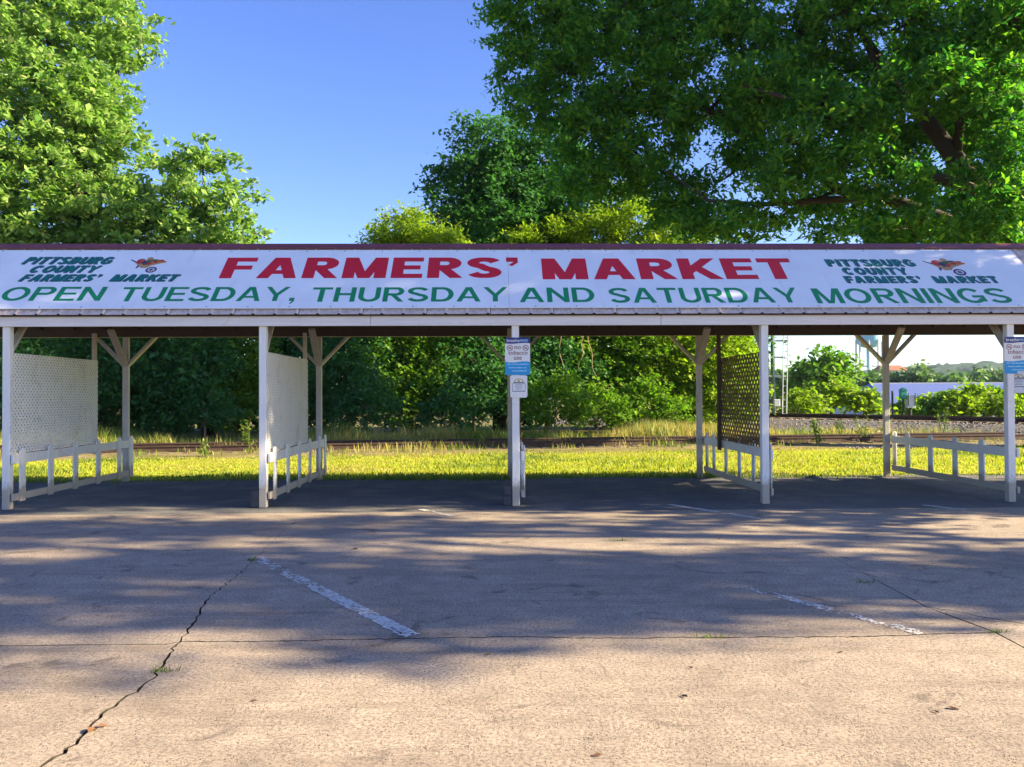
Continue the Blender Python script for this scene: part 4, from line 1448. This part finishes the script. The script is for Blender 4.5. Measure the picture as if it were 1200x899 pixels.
# feathery lime trees just above the ridge
tree("feathery_tree", (-4.6, 37.2, -0.07),
     [L(470, 272, 32, 30, (1.2, 1, 0.5)), L(500, 280, 32, 36, (1.2, 1, 0.5)), L(450, 287, 32.4, 24, (1.2, 1, 0.5)), L(520, 290, 32, 30, (1.2, 1, 0.5)), L(475, 255, 32.2, 24, (1.3, 1, 0.4)), L(490, 330, 32.6, 50)],
     "low feathery lime green tree peeping over the roof left of the dark tree", "tree", 'leaf_lime', 0.20, 4.2, 44, 0.26, 0.12, 24, aspect=0.35, twigs=50)
tree("feathery_tree", (5.2, 39.0, -0.07),
     [L(640, 282, 35.0, 34, (1.2, 1, 0.55)), L(690, 268, 35.4, 38, (1.2, 1, 0.6)), L(745, 262, 35.0, 40, (1.2, 1, 0.6)), L(790, 272, 35.4, 36, (1.2, 1, 0.6)), L(720, 300, 35.4, 50, (1.3, 1, 0.6)), L(600, 290, 35.4, 26), L(815, 285, 36.0, 24), L(735, 235, 36.0, 30), L(770, 330, 36.0, 50), L(680, 340, 36.0, 50)],
     "sunny lime green feathery tree above the middle right of the roof", "tree", 'leaf_lime', 0.20, 3.6, 44, 0.28, 0.16, 25, aspect=0.35, twigs=60)

# the great shade tree: trunk just outside the picture on the right
TB0 = W(1225, 520, 24.5); TB0.z = -0.07
def wl(pts):
    return [W(*p) for p in pts]
limbs = [
    ([TB0 - Vector((0, 0, 0.4)), W(1235, 420, 24.5), W(1228, 330, 24.6), W(1205, 275, 25)], [0.62, 0.5, 0.46, 0.42]),
    (wl([(1205, 275, 25), (1157, 232, 25.3), (1120, 187, 25.6), (1085, 140, 26), (1040, 90, 26.3), (1012, 40, 26.8), (960, -10, 27)]), [0.38, 0.33, 0.28, 0.24, 0.18, 0.13, 0.07]),
    (wl([(1212, 290, 25), (1150, 280, 25.5), (1105, 258, 26), (1033, 231, 26.6), (983, 222, 27), (930, 187, 27.4), (880, 165, 27.8), (820, 120, 28), (740, 90, 28.4)]), [0.36, 0.30, 0.25, 0.21, 0.18, 0.14, 0.11, 0.08, 0.04]),
    (wl([(1150, 226, 25.3), (1110, 212, 25), (1060, 200, 24.8), (1000, 160, 24.6), (940, 120, 24.6), (870, 100, 25)]), [0.2, 0.18, 0.14, 0.11, 0.08, 0.04]),
    (wl([(1065, 120, 26.1), (1038, 128, 26), (1030, 80, 25.6), (1000, 20, 25.5)]), [0.16, 0.15, 0.13, 0.06]),
    (wl([(1033, 231, 26.6), (960, 235, 26), (890, 240, 26), (830, 235, 26.5), (780, 200, 27)]), [0.14, 0.11, 0.08, 0.06, 0.03]),
    (wl([(1205, 280, 25), (1215, 180, 24.5), (1225, 80, 24.5), (1190, -10, 24.5)]), [0.36, 0.3, 0.2, 0.1]),
    (wl([(1120, 187, 25.6), (1130, 110, 25), (1120, 40, 24.6)]), [0.16, 0.12, 0.05]),
    (wl([(1105, 262, 26), (1020, 275, 26), (970, 268, 26), (930, 282, 26.2)]), [0.06, 0.045, 0.03, 0.012]),
    (wl([(983, 222, 27), (930, 245, 26.6), (900, 262, 26.4), (870, 270, 26.4)]), [0.06, 0.04, 0.025, 0.01]),
    (wl([(820, 120, 28), (760, 130, 28.2), (700, 120, 28.4), (640, 90, 28.6)]), [0.06, 0.05, 0.04, 0.02]),
]
sh = []
for u, v, D, rr in ((600, 10, 28.5, 30), (650, 30, 28.4, 48), (600, 55, 28.6, 26), (660, 85, 28.2, 46), (715, 40, 28, 55), (630, 125, 28.6, 34), (690, 150, 28.3, 50), (745, 110, 27.6, 55), (700, 205, 28.4, 45), (760, 190, 28, 52), (595, 92, 28.8, 18),
                    (800, 50, 27.4, 60), (830, 130, 27.2, 48), (800, 235, 28, 42), (860, 30, 26.8, 50), (900, 90, 25.6, 48), (870, 190, 27.6, 36), (940, 40, 26, 50), (1000, 10, 25, 50), (960, 130, 24.6, 44), (985, 90, 27.5, 40),
                    (1060, 105, 23.8, 38), (1100, 95, 23.6, 36), (1130, 50, 24.2, 48), (1180, 20, 23.8, 52), (1165, 110, 23.8, 46), (1190, 150, 24, 44), (1075, 20, 24.6, 46), (1200, 80, 26, 60), (1150, 165, 27.5, 34), (1190, 215, 27, 36),
                    (1060, 170, 27.8, 34), (940, 200, 26, 30), (985, 190, 25.6, 30), (760, -20, 28, 70), (880, -40, 27, 70), (1020, -60, 26, 80), (1150, -70, 25, 90), (660, -40, 28.4, 55), (905, 252, 26.4, 22), (1000, 255, 27, 26), (1090, 275, 27.6, 24), (870, 275, 27.4, 20), (1140, 268, 28, 26),
                    (1245, 40, 25, 60), (1090, 225, 28.6, 36), (1150, 235, 28.8, 36), (1040, 262, 28.6, 30), (1185, 265, 28.8, 34), (1120, 140, 27.8, 44), (1010, 150, 28.2, 40), (1075, 70, 27.6, 50), (930, 100, 28.4, 50), (1160, 60, 27.4, 55), (1215, 235, 27.2, 40), (960, 240, 28.4, 26), (880, 130, 28.8, 46), (1180, 250, 23.6, 34), (1130, 270, 23.8, 28), (1080, 255, 24, 26), (1040, 285, 24.2, 22), (1190, 285, 23.4, 28), (1010, 225, 24.4, 24), (860, 255, 26, 26), (820, 265, 27, 26), (1060, 285, 28, 30), (1150, 290, 28.5, 34), (980, 190, 24.2, 26), (930, 165, 24.4, 28), (1000, 140, 24, 30), (1060, 215, 23.8, 28), (1165, 250, 23.4, 26), (1150, 200, 23.5, 20), (1185, 225, 23.3, 24), (1030, 260, 24.2, 24), (960, 275, 25, 20), (910, 215, 25, 26), (1195, 175, 23.2, 32), (1025, 180, 23.8, 26)):
    sh.append(L(u, v, D, rr, (1.1, 1.15, 0.8)))
tree("shade_tree", TB0, sh, "huge dark shade tree with spreading limbs over the right half of the roof", "tree", 'leaf_oak', 0.20, 2.3, 74, 0.31, 0.5, 31, aspect=0.42, limbs=limbs, twigs=420, inner=0.2, up=0.35)

# tree wall beyond the track, seen under the roof
wall = [
    (20, 440, 33, 62, 'leaf_dark', "dark leafy thicket tree behind the first lattice screen"),
    (115, 435, 34, 62, 'leaf_dark', "dark thicket tree beside the left rear post"),
    (205, 425, 33.2, 66, 'leaf_dark', "shaded thicket tree in the first open bay"),
    (280, 432, 34, 60, 'leaf_mid', "thicket tree with a few bright leaves left of the second lattice"),
    (400, 438, 33.5, 60, 'leaf_dark', "dark thicket tree right of the second lattice"),
    (480, 428, 34, 58, 'leaf_mid', "mottled thicket tree in the middle of the second bay"),
    (555, 425, 33.4, 60, 'leaf_dark', "dark drooping thicket tree left of the central post"),
    (640, 415, 34, 52, 'leaf_dark', "dark hanging thicket tree right of the central post"),
    (720, 412, 34, 62, 'leaf_mid', "half sunlit thicket tree in the third bay"),
    (790, 425, 33.2, 56, 'leaf_lime', "sunlit lime thicket tree left of the fourth rear post"),
]
for i, (u, v, D, rr, lf, lab) in enumerate(wall):
    D += 0.6 + 0.30 * (u - 600) * D / F_PX
    g = W(u, 505, D)
    lobes = [L(u, v, D, rr, (1.0, 0.7, 1.0)), L(u - rr*0.55, v + 30, D - 0.6, rr*0.6, (1, 0.7, 1)), L(u + rr*0.55, v + 22, D - 0.5, rr*0.62, (1, 0.7, 1)), L(u + rr*0.1, v - 45, D + 0.4, rr*0.75, (1, 0.8, 1)), L(u, v + 48, D - 0.9, rr*0.5, (1.2, 0.7, 0.9))]
    tree("thicket_tree", (g.x, D, -0.07), lobes, lab, "tree", lf, 0.17, 3.2, 34, 0.28, 0.07, 40 + i, twigs=26, group="thicket trees along the railway", fork=0.5)
for i, (u, v, D, rr, lf, lab) in enumerate([
    (650, 470, 31.4, 30, 'leaf_mid', "bright green bush low behind the central post"),
    (700, 478, 31.6, 24, 'leaf_mid', "low green bush in the middle of the third bay"),
    (760, 476, 31.8, 30, 'leaf_mid', "low sunlit bush left of the fourth rear post"),
    (430, 478, 31.6, 26, 'leaf_dark', "low dark bush right of the second picket divider"),
    (520, 482, 31.2, 22, 'leaf_dark', "low dark bush left of the central post"),
    (240, 480, 31.6, 26, 'leaf_dark', "low dark bush in the first open bay")]):
    D += 0.26 * (u - 600) * D / F_PX
    g = W(u, 505, D)
    tree("bush", (g.x, D, -0.07), [L(u, v, D, rr, (1.1, 0.8, 0.9)), L(u - rr, v + 8, D, rr*0.7), L(u + rr, v + 6, D, rr*0.7), L(u + rr*.2, v - rr*.7, D, rr*.6)], lab, "bush", lf, 0.15, 4.5, 30, 0.2, 0.04, 60 + i, twigs=12, group="bushes at the edge of the thicket", fork=0.4, bark='pale_bark')
# bright tree that closes the thicket behind the brown lattice
tree("thicket_tree", (9.2, 36.6, -0.07),
     [L(835, 430, 35.6, 44), L(850, 400, 36.0, 38), L(860, 455, 35.2, 38), L(840, 478, 34.800000000000004, 30), L(870, 430, 35.800000000000004, 26), L(815, 460, 35.4, 34), L(835, 350, 36.4, 40), L(880, 480, 35.0, 18)],
     "bright yellow green tree at the end of the thicket behind the brown lattice", "tree", 'leaf_lime', 0.18, 3.2, 40, 0.28, 0.14, 55, group="thicket trees along the railway", twigs=30)
# bare stems and hanging vines in the thicket
vine = MB()
rv_ = random.Random(3)
for u, v0, v1, sw in ((656, 392, 455, 8), (690, 388, 450, 12), (683, 392, 436, -5)):
    ph = rv_.uniform(0, 6)
    n = 12
    p = [W(u + sw * (k / n) ** 2 + 1.6 * math.sin(ph + k * 0.9), v0 + (v1 - v0) * k / n, 33.6) for k in range(n + 1)]
    vine.tube(p, [0.024 - 0.016 * k / n for k in range(n + 1)], 6)
tag(vine.build("bare_vine", M['pale_bark'], smooth=True), "pale bare stems hanging at the front of the thicket in the third bay", "vine")
# the wood behind
def build_woods():
    r = np.random.default_rng(77)
    C = []
    for k in range(46):
        x = -26 + k * 0.85
        if x > 12:
            break
        C.append(((x, 40 + r.uniform(-1, 1.5), r.uniform(1.5, 5.5)), (1.6, 1.6, 2.6)))
    cl = clumps(C, 1.3, r)
    cl = cl[cl[:, 2] > 0]
    P = np.repeat(cl, 26, 0)
    P = P + r.normal(size=P.shape) * 0.5
    V = leaf_quads(P, 0.34, 0.6, r)
    tag(np_mesh("woods", V, np.arange(len(V)).reshape(-1, 4), M['leaf_dark']), "dark wood closing the view behind the thicket", "woods", kind='stuff')
build_woods()

# trees along the right side of the car park; their shade falls across the lot and the shed
TA_X = 20.0
ta = [((TA_X + 0.3, 5.6, 6.6), (1.6, 0.9, 0.8)), ((TA_X, 5.2, 7.7), (1.8, 1.2, 0.9)), ((TA_X - 0.5, 4.6, 8.9), (2.0, 1.6, 1.0)), ((TA_X + 0.5, 4.0, 10.2), (2.0, 2.0, 1.1)),
      ((TA_X, 3.9, 11.5), (2.0, 2.2, 1.1)), ((TA_X + 0.4, 4.4, 12.8), (1.8, 2.2, 1.0)), ((TA_X + 0.2, 5.2, 14.0), (1.5, 1.8, 0.9)), ((TA_X + 1.5, 4.2, 9.4), (1.6, 1.3, 1.0)), ((TA_X - 1.2, 5.0, 7.2), (1.2, 0.8, 0.6)), ((TA_X, 6.5, 12.4), (1.5, 1.1, 0.7)), ((TA_X + 0.3, 6.9, 13.8), (1.5, 1.2, 0.8)), ((TA_X, 6.9, 10.6), (1.0, 0.5, 0.35))]
tree("roadside_tree", (TA_X, 4.6, -0.07), ta, "tall tree beside the car park casting shade on the open concrete", "tree", 'leaf_oak', 0.25, 1.3, 38, 0.30, 0.22, 71, twigs=30)
tc = [((18.8, 7.6, 7.0), (1.8, 0.9, 0.5)), ((19.0, 7.9, 8.3), (2.0, 1.0, 0.6)), ((19.4, 7.3, 9.6), (2.0, 1.2, 0.7)), ((19.0, 7.0, 10.8), (2.0, 1.3, 0.7)), ((19.6, 6.9, 12.0), (2.0, 1.3, 0.7)), ((19.2, 6.9, 13.2), (2.0, 1.3, 0.8)), ((19.6, 6.7, 14.4), (2.0, 1.3, 0.8))]
tree("roadside_tree", (19.0, 7.4, -0.07), tc, "thinly leaved unseen tree added beside the car park to dapple the light", "tree", 'leaf_oak', 0.24, 0.75, 40, 0.34, 0.16, 73, twigs=20)  # unseen third tree, added with a sparse crown for broken shade on the lot
tb = [((x, y + 0.45, z), q) for (x, y, z), q in [((15.5, 10.5, 5.2), (2.6, 1.9, 1.8)), ((17.0, 10.6, 6.9), (2.6, 1.7, 1.5)), ((18.5, 10.4, 9.9), (2.2, 1.7, 1.4)), ((17.5, 11.2, 11.8), (2.6, 2.1, 2.0)), ((15.0, 11.3, 3.4), (2.0, 1.7, 1.5)), ((19.5, 11.6, 5.6), (2.4, 1.8, 1.8)),
      ((20.5, 10.7, 12.5), (2.6, 2.0, 2.0)), ((18.0, 10.2, 14.2), (2.2, 1.8, 1.6)), ((17.0, 12.4, 4.4), (2.4, 1.4, 1.8)), ((18.0, 9.6, 13.2), (2.2, 1.9, 1.5)), ((19.5, 9.9, 15.6), (2.4, 2.0, 1.6)), ((17.5, 9.4, 16.6), (2.0, 1.8, 1.3)), ((20.0, 10.2, 17.4), (2.0, 1.8, 1.2)), ((18.2, 8.6, 12.6), (1.7, 1.1, 1.0)), ((17.6, 8.5, 11.4), (1.5, 1.0, 0.9))]]
tree("roadside_tree", (17.5, 11.0, -0.07), tb, "tall tree beside the right end of the shed casting shade on its front", "tree", 'leaf_oak', 0.26, 1.55, 36, 0.34, 0.3, 72, twigs=30)

# ------------------------------------------------------------------ things far off on the right
for i, (u, v, D, rr, lf, lab) in enumerate([
    (940, 470, 44, 22, 'leaf_lime', "bright green shrub beside the ladder mast"),
    (975, 462, 46, 26, 'leaf_lime', "broad bright green shrub left of the fifth rear post"),
    (1015, 470, 45, 22, 'leaf_lime', "bright green shrub just left of the fifth rear post"),
    (1110, 470, 48, 18, 'leaf_mid', "green shrub in front of the blue roof"),
    (1062, 476, 47, 15, 'leaf_mid', "low green shrub behind the teal case"),
    (1086, 475, 49, 17, 'leaf_lime', "low bright shrub right of the grey box"),
    (1126, 472, 46.5, 20, 'leaf_lime', "bright shrub with pointed shoots before the blue roof"),
    (1157, 474, 49, 18, 'leaf_mid', "low shrub left of the right front post"),
    (1183, 474, 46.5, 17, 'leaf_lime', "low bright shrub behind the right front post"),
    (1140, 462, 47, 22, 'leaf_lime', "leafy bright shrub poking above the blue roof"),
    (1170, 466, 48, 22, 'leaf_mid', "green shrub beside the right front post"),
    (1200, 468, 48, 22, 'leaf_mid', "green shrub at the right edge beyond the tracks")]):
    g = W(u, 492, D)
    rr *= 0.8; v += 3
    tree("shrub", (g.x, D, ground_z(0, D)), [L(u, v, D, rr, (1, .8, .75)), L(u - rr*.8, v + 6, D, rr*.6), L(u + rr*.8, v + 6, D, rr*.6), L(u + rr*.3, v - rr*.5, D, rr*.4), L(u - rr*.3, v - rr*.35, D, rr*.35)], lab, "shrub", lf, 0.26, 2.6, 30, 0.3, 0.05, 80 + i, twigs=14, group="shrubs beyond the raised track", fork=0.3)
tree("broadleaf_tree", (W(965, 480, 72).x, 72, -2.6),
     [L(962, 442, 72, 30), L(984, 436, 72, 18), L(982, 458, 71, 18), L(945, 454, 73, 20), L(928, 460, 74, 16), L(994, 455, 72, 10), L(972, 427, 72, 10)],
     "round sunlit tree standing far off left of the water tower", "tree", 'leaf_mid', 0.45, 0.9, 40, 0.55, 0.3, 90)
far = [(915, 447, 120, 22, "hazy far tree behind the ladder mast"), (938, 442, 130, 20, "hazy far tree left of the round sunlit tree"), (1020, 440, 140, 16, "dark far tree under the water tower"), (1040, 444, 130, 14, "far tree behind the fifth rear post"),
       (1062, 444, 128, 20, "dark green far tree left of centre above the blue roof"), (1085, 442, 126, 20, "far tree with a rounded top above the blue roof"), (1108, 445, 122, 16, "lighter far tree above the blue roof"), (1135, 443, 150, 18, "bluish far tree above the right of the blue roof"), (1158, 440, 165, 18, "bluish far tree near the right front post"), (1185, 442, 150, 18, "far tree behind the right front post")]
for i, (u, v, D, rr, lab) in enumerate(far):
    v += 3; rr *= 0.8
    g = W(u, v, D)
    tree("distant_tree", (g.x, D, -2.67), [L(u, v, D, rr, (1, 1, .75)), L(u - rr*.7, v + 4, D, rr*.6), L(u + rr*.7, v + 4, D, rr*.6), L(u, v + 10, D, rr*.9)], lab, "tree", 'leaf_far', 0.8, 0.30, 30, 0.9, 0.3, 100 + i, twigs=4, group="far trees beyond the blue roof")
def build_far_woods():
    r = np.random.default_rng(78)
    C = [((x, 330 + r.uniform(-60, 60), r.uniform(-1, 2)), (16, 16, 6)) for x in np.arange(80, 260, 9)]
    cl = clumps(C, 0.035, r)
    P = np.repeat(cl, 24, 0)
    P = P + r.normal(size=P.shape) * 1.6
    V = leaf_quads(P, 1.9, 0.7, r)
    tag(np_mesh("woodland", V, np.arange(len(V)).reshape(-1, 4), M['leaf_far']), "hazy far woodland between the blue roof and the hills", "woodland", kind='stuff')
build_far_woods()

# water tower
def water_tower():
    D = 240
    c = W(1018.5, 430, D)
    z_g = -2.7
    root = empty("water_tower", (c.x, D, z_g), None, "pale blue water tower on thin legs far behind the fifth rear post", "water tower")
    R = 14.5 * D / F_PX
    zb = W(1018, 408, D).z - z_g
    zt = W(1018, 376, D).z - z_g
    mb = MB()
    prof = [(0.05, zb - 0.2), (R * 0.55, zb + 0.3), (R * 0.85, zb + 1.2), (R, zb + 2.4), (R, zt - 2), (R * 0.8, zt - 0.8), (R * 0.4, zt), (0.05, zt + 0.3)]
    mb.tube([(0, 0, z) for _, z in prof], [r_ for r_, _ in prof], 24)
    mb.build("tank", M['tank'], root, smooth=True)
    for k in range(8):
        a = 2 * math.pi * (k + 0.5) / 8
        leg = MB(); leg.tube([(R*0.98*math.cos(a), R*0.98*math.sin(a), 0), (R*0.96*math.cos(a), R*0.96*math.sin(a), zb + 2.4)], [0.28, 0.28], 6)
        leg.build("leg", M['steel'], root)
    rs = MB(); rs.tube([(0, 0, 0), (0, 0, zb)], [0.7, 0.7], 10); rs.build("riser_pipe", M['tank'], root)
    for zz in (zb * 0.35, zb * 0.7):
        rg = MB()
        pts = [(R*0.97*math.cos(2*math.pi*k/16), R*0.97*math.sin(2*math.pi*k/16), zz) for k in range(17)]
        rg.tube(pts, [0.12] * 17, 5); rg.build("ring_beam", M['steel'], root)
water_tower()

def warehouse():
    D = 92
    a, b = W(1038, 480, D), W(1215, 480, D)
    z0 = -2.67
    root = empty("warehouse", (a.x, D, z0), None, "long low building with a blue metal roof beyond the tracks", "building")
    Lx = b.x - a.x + 6
    ze = W(1100, 472, D).z - z0
    zr = W(1100, 449, D + 9).z - z0
    mb = MB()
    mb.box(0.3, Lx - 0.3, 0.4, 17.6, 0, ze - 0.02); mb.build("wall", M['wall_pale'], root)
    mb = MB()
    mb.add([(0, 0, ze), (Lx, 0, ze), (Lx, 9, zr), (2.2, 9, zr), (0, 18, ze), (Lx, 18, ze)], [(0, 1, 2, 3), (3, 2, 5, 4), (0, 3, 4), (1, 5, 2), (0, 4, 5, 1)])
    mb.build("roof", M['roof_blue'], root)
    rg = MB(); rg.box(2.2, Lx, 8.85, 9.15, zr - 0.03, zr + 0.06); rg.build("ridge_cap", M['wall_pale'], root)
warehouse()
def red_house():
    D = 210
    c = W(1051, 436, D)
    z0 = -2.67
    root = empty("far_house", (c.x, D, z0), None, "tiny red roofed house among the far trees right of the rear post", "house")
    zr, ze = W(1051, 427.5, D).z - z0, W(1051, 434, D).z - z0
    mb = MB(); mb.box(-3, 3, 0, 8, 0, ze); mb.build("wall", M['wall_pale'], root)
    mb = MB(); mb.add([(-3.4, -.4, ze), (3.4, -.4, ze), (3.4, 8.4, ze), (-3.4, 8.4, ze), (-2.6, 4, zr), (2.6, 4, zr)], [(0, 1, 5, 4), (2, 3, 4, 5), (0, 4, 3), (1, 2, 5), (0, 3, 2, 1)])
    mb.build("roof", M['roof_red'], root)
red_house()

def signal_mast():
    D = 40.5
    foot = W(906, 486, D); foot.z = 0.0
    root = empty("signal_mast", foot, None, "green pole with a white ladder standing by the tracks right of the brown lattice", "signal mast")
    px = D / F_PX
    z = lambda v: W(906, v, D).z
    mb = MB(); mb.tube([(0, 0, 0), (0, 0, z(393))], [0.11, 0.09], 10); mb.build("pole", M['mast_green'], root)
    xl = lambda u: (u - 906) * px
    for v, u1 in ((399.5, 925), (419, 920), (441, 921)):
        mb = MB(); mb.beam((xl(903), -0.06, z(v)), (xl(u1), -0.06, z(v)), 0.05, 0.09); mb.build("cross_arm", M['steel'], root)
    for a, b in (((921, 486), (917.5, 384)), ((917, 486), (923, 384))):
        pass
    lx0, lx1 = xl(915.5), xl(920.2)
    for sx, tx in ((lx0, xl(918.3)), (lx1, xl(923.5))):
        mb = MB(); mb.tube([(sx, -0.16, 0), (tx, -0.1, z(383))], [0.028, 0.028], 6); mb.build("ladder_rail", M['steel'], root)
    zt = z(383)
    k = 0.3
    while k < zt - 0.1:
        f = k / zt
        mb = MB(); mb.tube([(lx0 + (xl(918.3) - lx0)*f, -0.16 + .06*f, k), (lx1 + (xl(923.5) - lx1)*f, -0.16 + .06*f, k)], [0.018, 0.018], 5)
        mb.build("rung", M['steel'], root)
        k += 0.34
    mb = MB(); mb.box(xl(905), xl(912), -0.32, -0.11, z(476.5), z(468), ch=0.02); mb.build("relay_box", M['grey_box'], root)
signal_mast()
def line_side():
    D = 41
    for u, v0, w, m, lab in ((1046, 458, 0.05, 'black', "thin black post beside the raised track"),):
        f = W(u, 487, D); f.z = 0.0
        mb = MB(); mb.tube([(0, 0, 0), (0, 0, W(u, v0, D).z)], [w, w], 8)
        o = mb.build("marker_post", M[m]); o.location = f
        tag(o, lab, "post")
    f = W(1058.5, 487, D); f.z = 0.0
    root = empty("relay_case", f, None, "teal painted case on a black pole beyond the raised track", "relay case")
    mb = MB(); mb.tube([(0, 0, 0), (0, 0, W(1058, 467, D).z)], [0.05, 0.05], 8); mb.build("pole", M['black'], root)
    za, zb = W(1058, 467.5, D).z, W(1058, 456, D).z
    mb = MB(); mb.box(-0.15, 0.15, -0.12, 0.12, za, zb - 0.06, ch=0.01); mb.build("case", M['teal_box'], root)
    mb = MB(); mb.add([(-.18, -.15, zb - .06), (.18, -.15, zb - .06), (.18, .15, zb - .06), (-.18, .15, zb - .06), (0, -.15, zb + .06), (0, .15, zb + .06)], [(0, 1, 4), (2, 3, 5), (1, 2, 5, 4), (3, 0, 4, 5), (0, 3, 2, 1)])
    mb.build("lid", M['teal_box'], root)
    f = W(1067, 487, D); f.z = 0.0
    root = empty("relay_case", f, None, "pale grey box on a short post beyond the raised track", "relay case")
    za, zb = W(1067, 478, D).z, W(1067, 463, D).z
    mb = MB(); mb.tube([(0, 0, 0), (0, 0, za)], [0.07, 0.07], 8); mb.build("pole", M['black'], root)
    mb = MB(); mb.box(-0.2, 0.2, -0.14, 0.14, za, zb, ch=0.012); mb.build("case", M['grey_box'], root)
    for x in (-0.17, 0.17):
        mb = MB(); mb.tube([(x, -0.16, za + .1), (x, -0.16, zb + 0.1)], [0.022, 0.022], 6); mb.build("conduit", M['black'], root)
line_side()

# ------------------------------------------------------------------ weeds, tufts and dead leaves
def weed(name, x, y, z, h, n, label, cat, seed, leaf=0.10, group=None, mat='weed'):
    r = np.random.default_rng(seed)
    root = empty(name, (x, y, z), None, label, cat, group)
    st = MB()
    C = []
    for k in range(n):
        a = r.uniform(0, 6.28)
        lean = r.uniform(0.05, 0.3) * h
        hh = h * r.uniform(0.65, 1.0)
        p0 = Vector((r.normal(0, 0.03), r.normal(0, 0.03), -0.02))
        p1 = Vector((math.cos(a)*lean, math.sin(a)*lean, hh))
        st.tube([p0, p0.lerp(p1, .5) + Vector((0, 0, .05*h)), p1], [0.012, 0.009, 0.004], 5)
        for q in range(int(14 * h / 0.8) + 4):
            t = r.uniform(0.15, 1.0)
            c = p0.lerp(p1, t)
            C.append(np.array(c) + r.normal(0, 0.05 + 0.05 * (1 - t), 3) * np.array([1, 1, .5]))
    st.build("stem", M[mat], root)
    V = leaf_quads(np.array(C), leaf, 0.4, r, 0.3)
    np_mesh("leaves", V, np.arange(len(V)).reshape(-1, 4), M[mat], root)
for i, (u, v, h, lab) in enumerate(((292, 516, 0.95, "bushy green weed on the track just left of the second lattice"), (1012, 505, 1.0, "tall leafy weed left of the fifth rear post"), (1078, 500, 1.1, "tall spindly weed behind the right end picket divider"), (958, 508, 0.8, "leafy weed in the tall grass right of the brown lattice"),
                                    (565, 512, 0.7, "green weed by the rails left of the central post"), (240, 522, 0.5, "small weed on the rail in the first open bay"), (1040, 506, 0.8, "leafy weed behind the foot of the fifth rear post"), (985, 502, 0.75, "tall weed beside the raised ballast"), (1120, 497, 0.5, "small weed on the slope of the ballast"), (905, 496, 0.8, "tall weed at the foot of the ladder mast"))):
    p = G(u, v + 14 if v > 500 else v + 10)
    weed("weed", p.x, min(p.y, 30), 0.0, h, 5, lab, "weed", 200 + i, 0.11, "weeds along the railway")
for i, (u, v, h, lab) in enumerate(((295, 657, 0.05, "green tuft at the top of the crack by the worn line"), (727, 634, 0.05, "low green tuft in the far joint"), (833, 747, 0.045, "bright green tuft in the near joint right of centre"), (192, 787, 0.055, "yellow green tuft growing from the wide crack"), (1012, 683, 0.04, "small tuft left of the straight diagonal joint"), (1170, 741, 0.035, "small tuft where the joints meet at the right"))):
    p = G(u, v)
    r = np.random.default_rng(300 + i)
    n = 34
    px = p.x + r.normal(0, 0.045, n); py = p.y + r.normal(0, 0.014, n)
    o = grass_mesh("grass_tuft", px, py, np.zeros(n) - 0.01, r.uniform(0.5, 1.2, n) * h, r.uniform(0.004, 0.008, n), 1.1, M['weed'], 310 + i)
    tag(o, lab, "grass tuft", "tufts growing in the joints")
lf = MB()
lf.add([(0, -0.035, 0.004), (0.018, -0.01, 0.012), (0.014, 0.02, 0.010), (0, 0.04, 0.004), (-0.014, 0.02, 0.011), (-0.018, -0.01, 0.009), (0, 0, 0.002)], [(0, 1, 6), (1, 2, 6), (2, 3, 6), (3, 4, 6), (4, 5, 6), (5, 0, 6)])
leaf_me = lf.mesh("fallen_leaf"); leaf_me.materials.append(M['dead_leaf'])
rl = random.Random(9)
spots = [(416, 644, 1.7, "curled brown dead leaf alone in the shade left of centre"), (108, 857, 1.8, "dead leaf caught in the wide crack near the bottom left")]
for u, v, sc_, where in ((198, 677, .9, "in the shade left of the long worn line"), (573, 767, .9, "just below the near joint in the middle"), (297, 822, .8, "right of the wide crack near the bottom"), (802, 817, 1.1, "larger of two lying right of centre near the bottom"), (809, 783, .8, "smaller of two lying right of centre"),
                         (985, 765, .8, "below the near joint on the right"), (1117, 831, 1.2, "larger of a pair at the bottom right"), (1097, 835, .8, "smaller of a pair at the bottom right"), (700, 886, 1, "nearest the lower edge right of the middle"), (843, 632, 1.2, "lying in the far joint in the sun"), (120, 852, 1.2, "beside the big dead leaf in the wide crack")):
    spots.append((u, v, sc_, "tiny dark dead leaf " + where))
for u, v, s, lab in spots:
    p = G(u, v)
    o = link("fallen_leaf", leaf_me)
    o.location = (p.x, p.y, 0.002)
    o.rotation_euler = (rl.uniform(-.2, .2), rl.uniform(-.2, .2), rl.uniform(0, 6.28))
    o.scale = (s * 0.62, s * 0.62, s * 0.62)
    tag(o, lab, "leaf", "dead leaves on the concrete")

# ------------------------------------------------------------------ the air
def build_haze():
    m, nt, out = new_mat("haze_air")
    v = nt.nodes.new("ShaderNodeVolumePrincipled")
    v.inputs['Color'].default_value = (0.62, 0.78, 1.0, 1)
    v.inputs['Density'].default_value = 0.00011
    v.inputs['Anisotropy'].default_value = 0.2
    nt.links.new(v.outputs[0], out.inputs['Volume'])
    mb = MB()
    mb.box(-2510, 2510, -90, 3510, -12, 75)
    tag(mb.build("haze", m), "thin pale summer haze over the distant hills", "haze", kind='stuff')
build_haze()
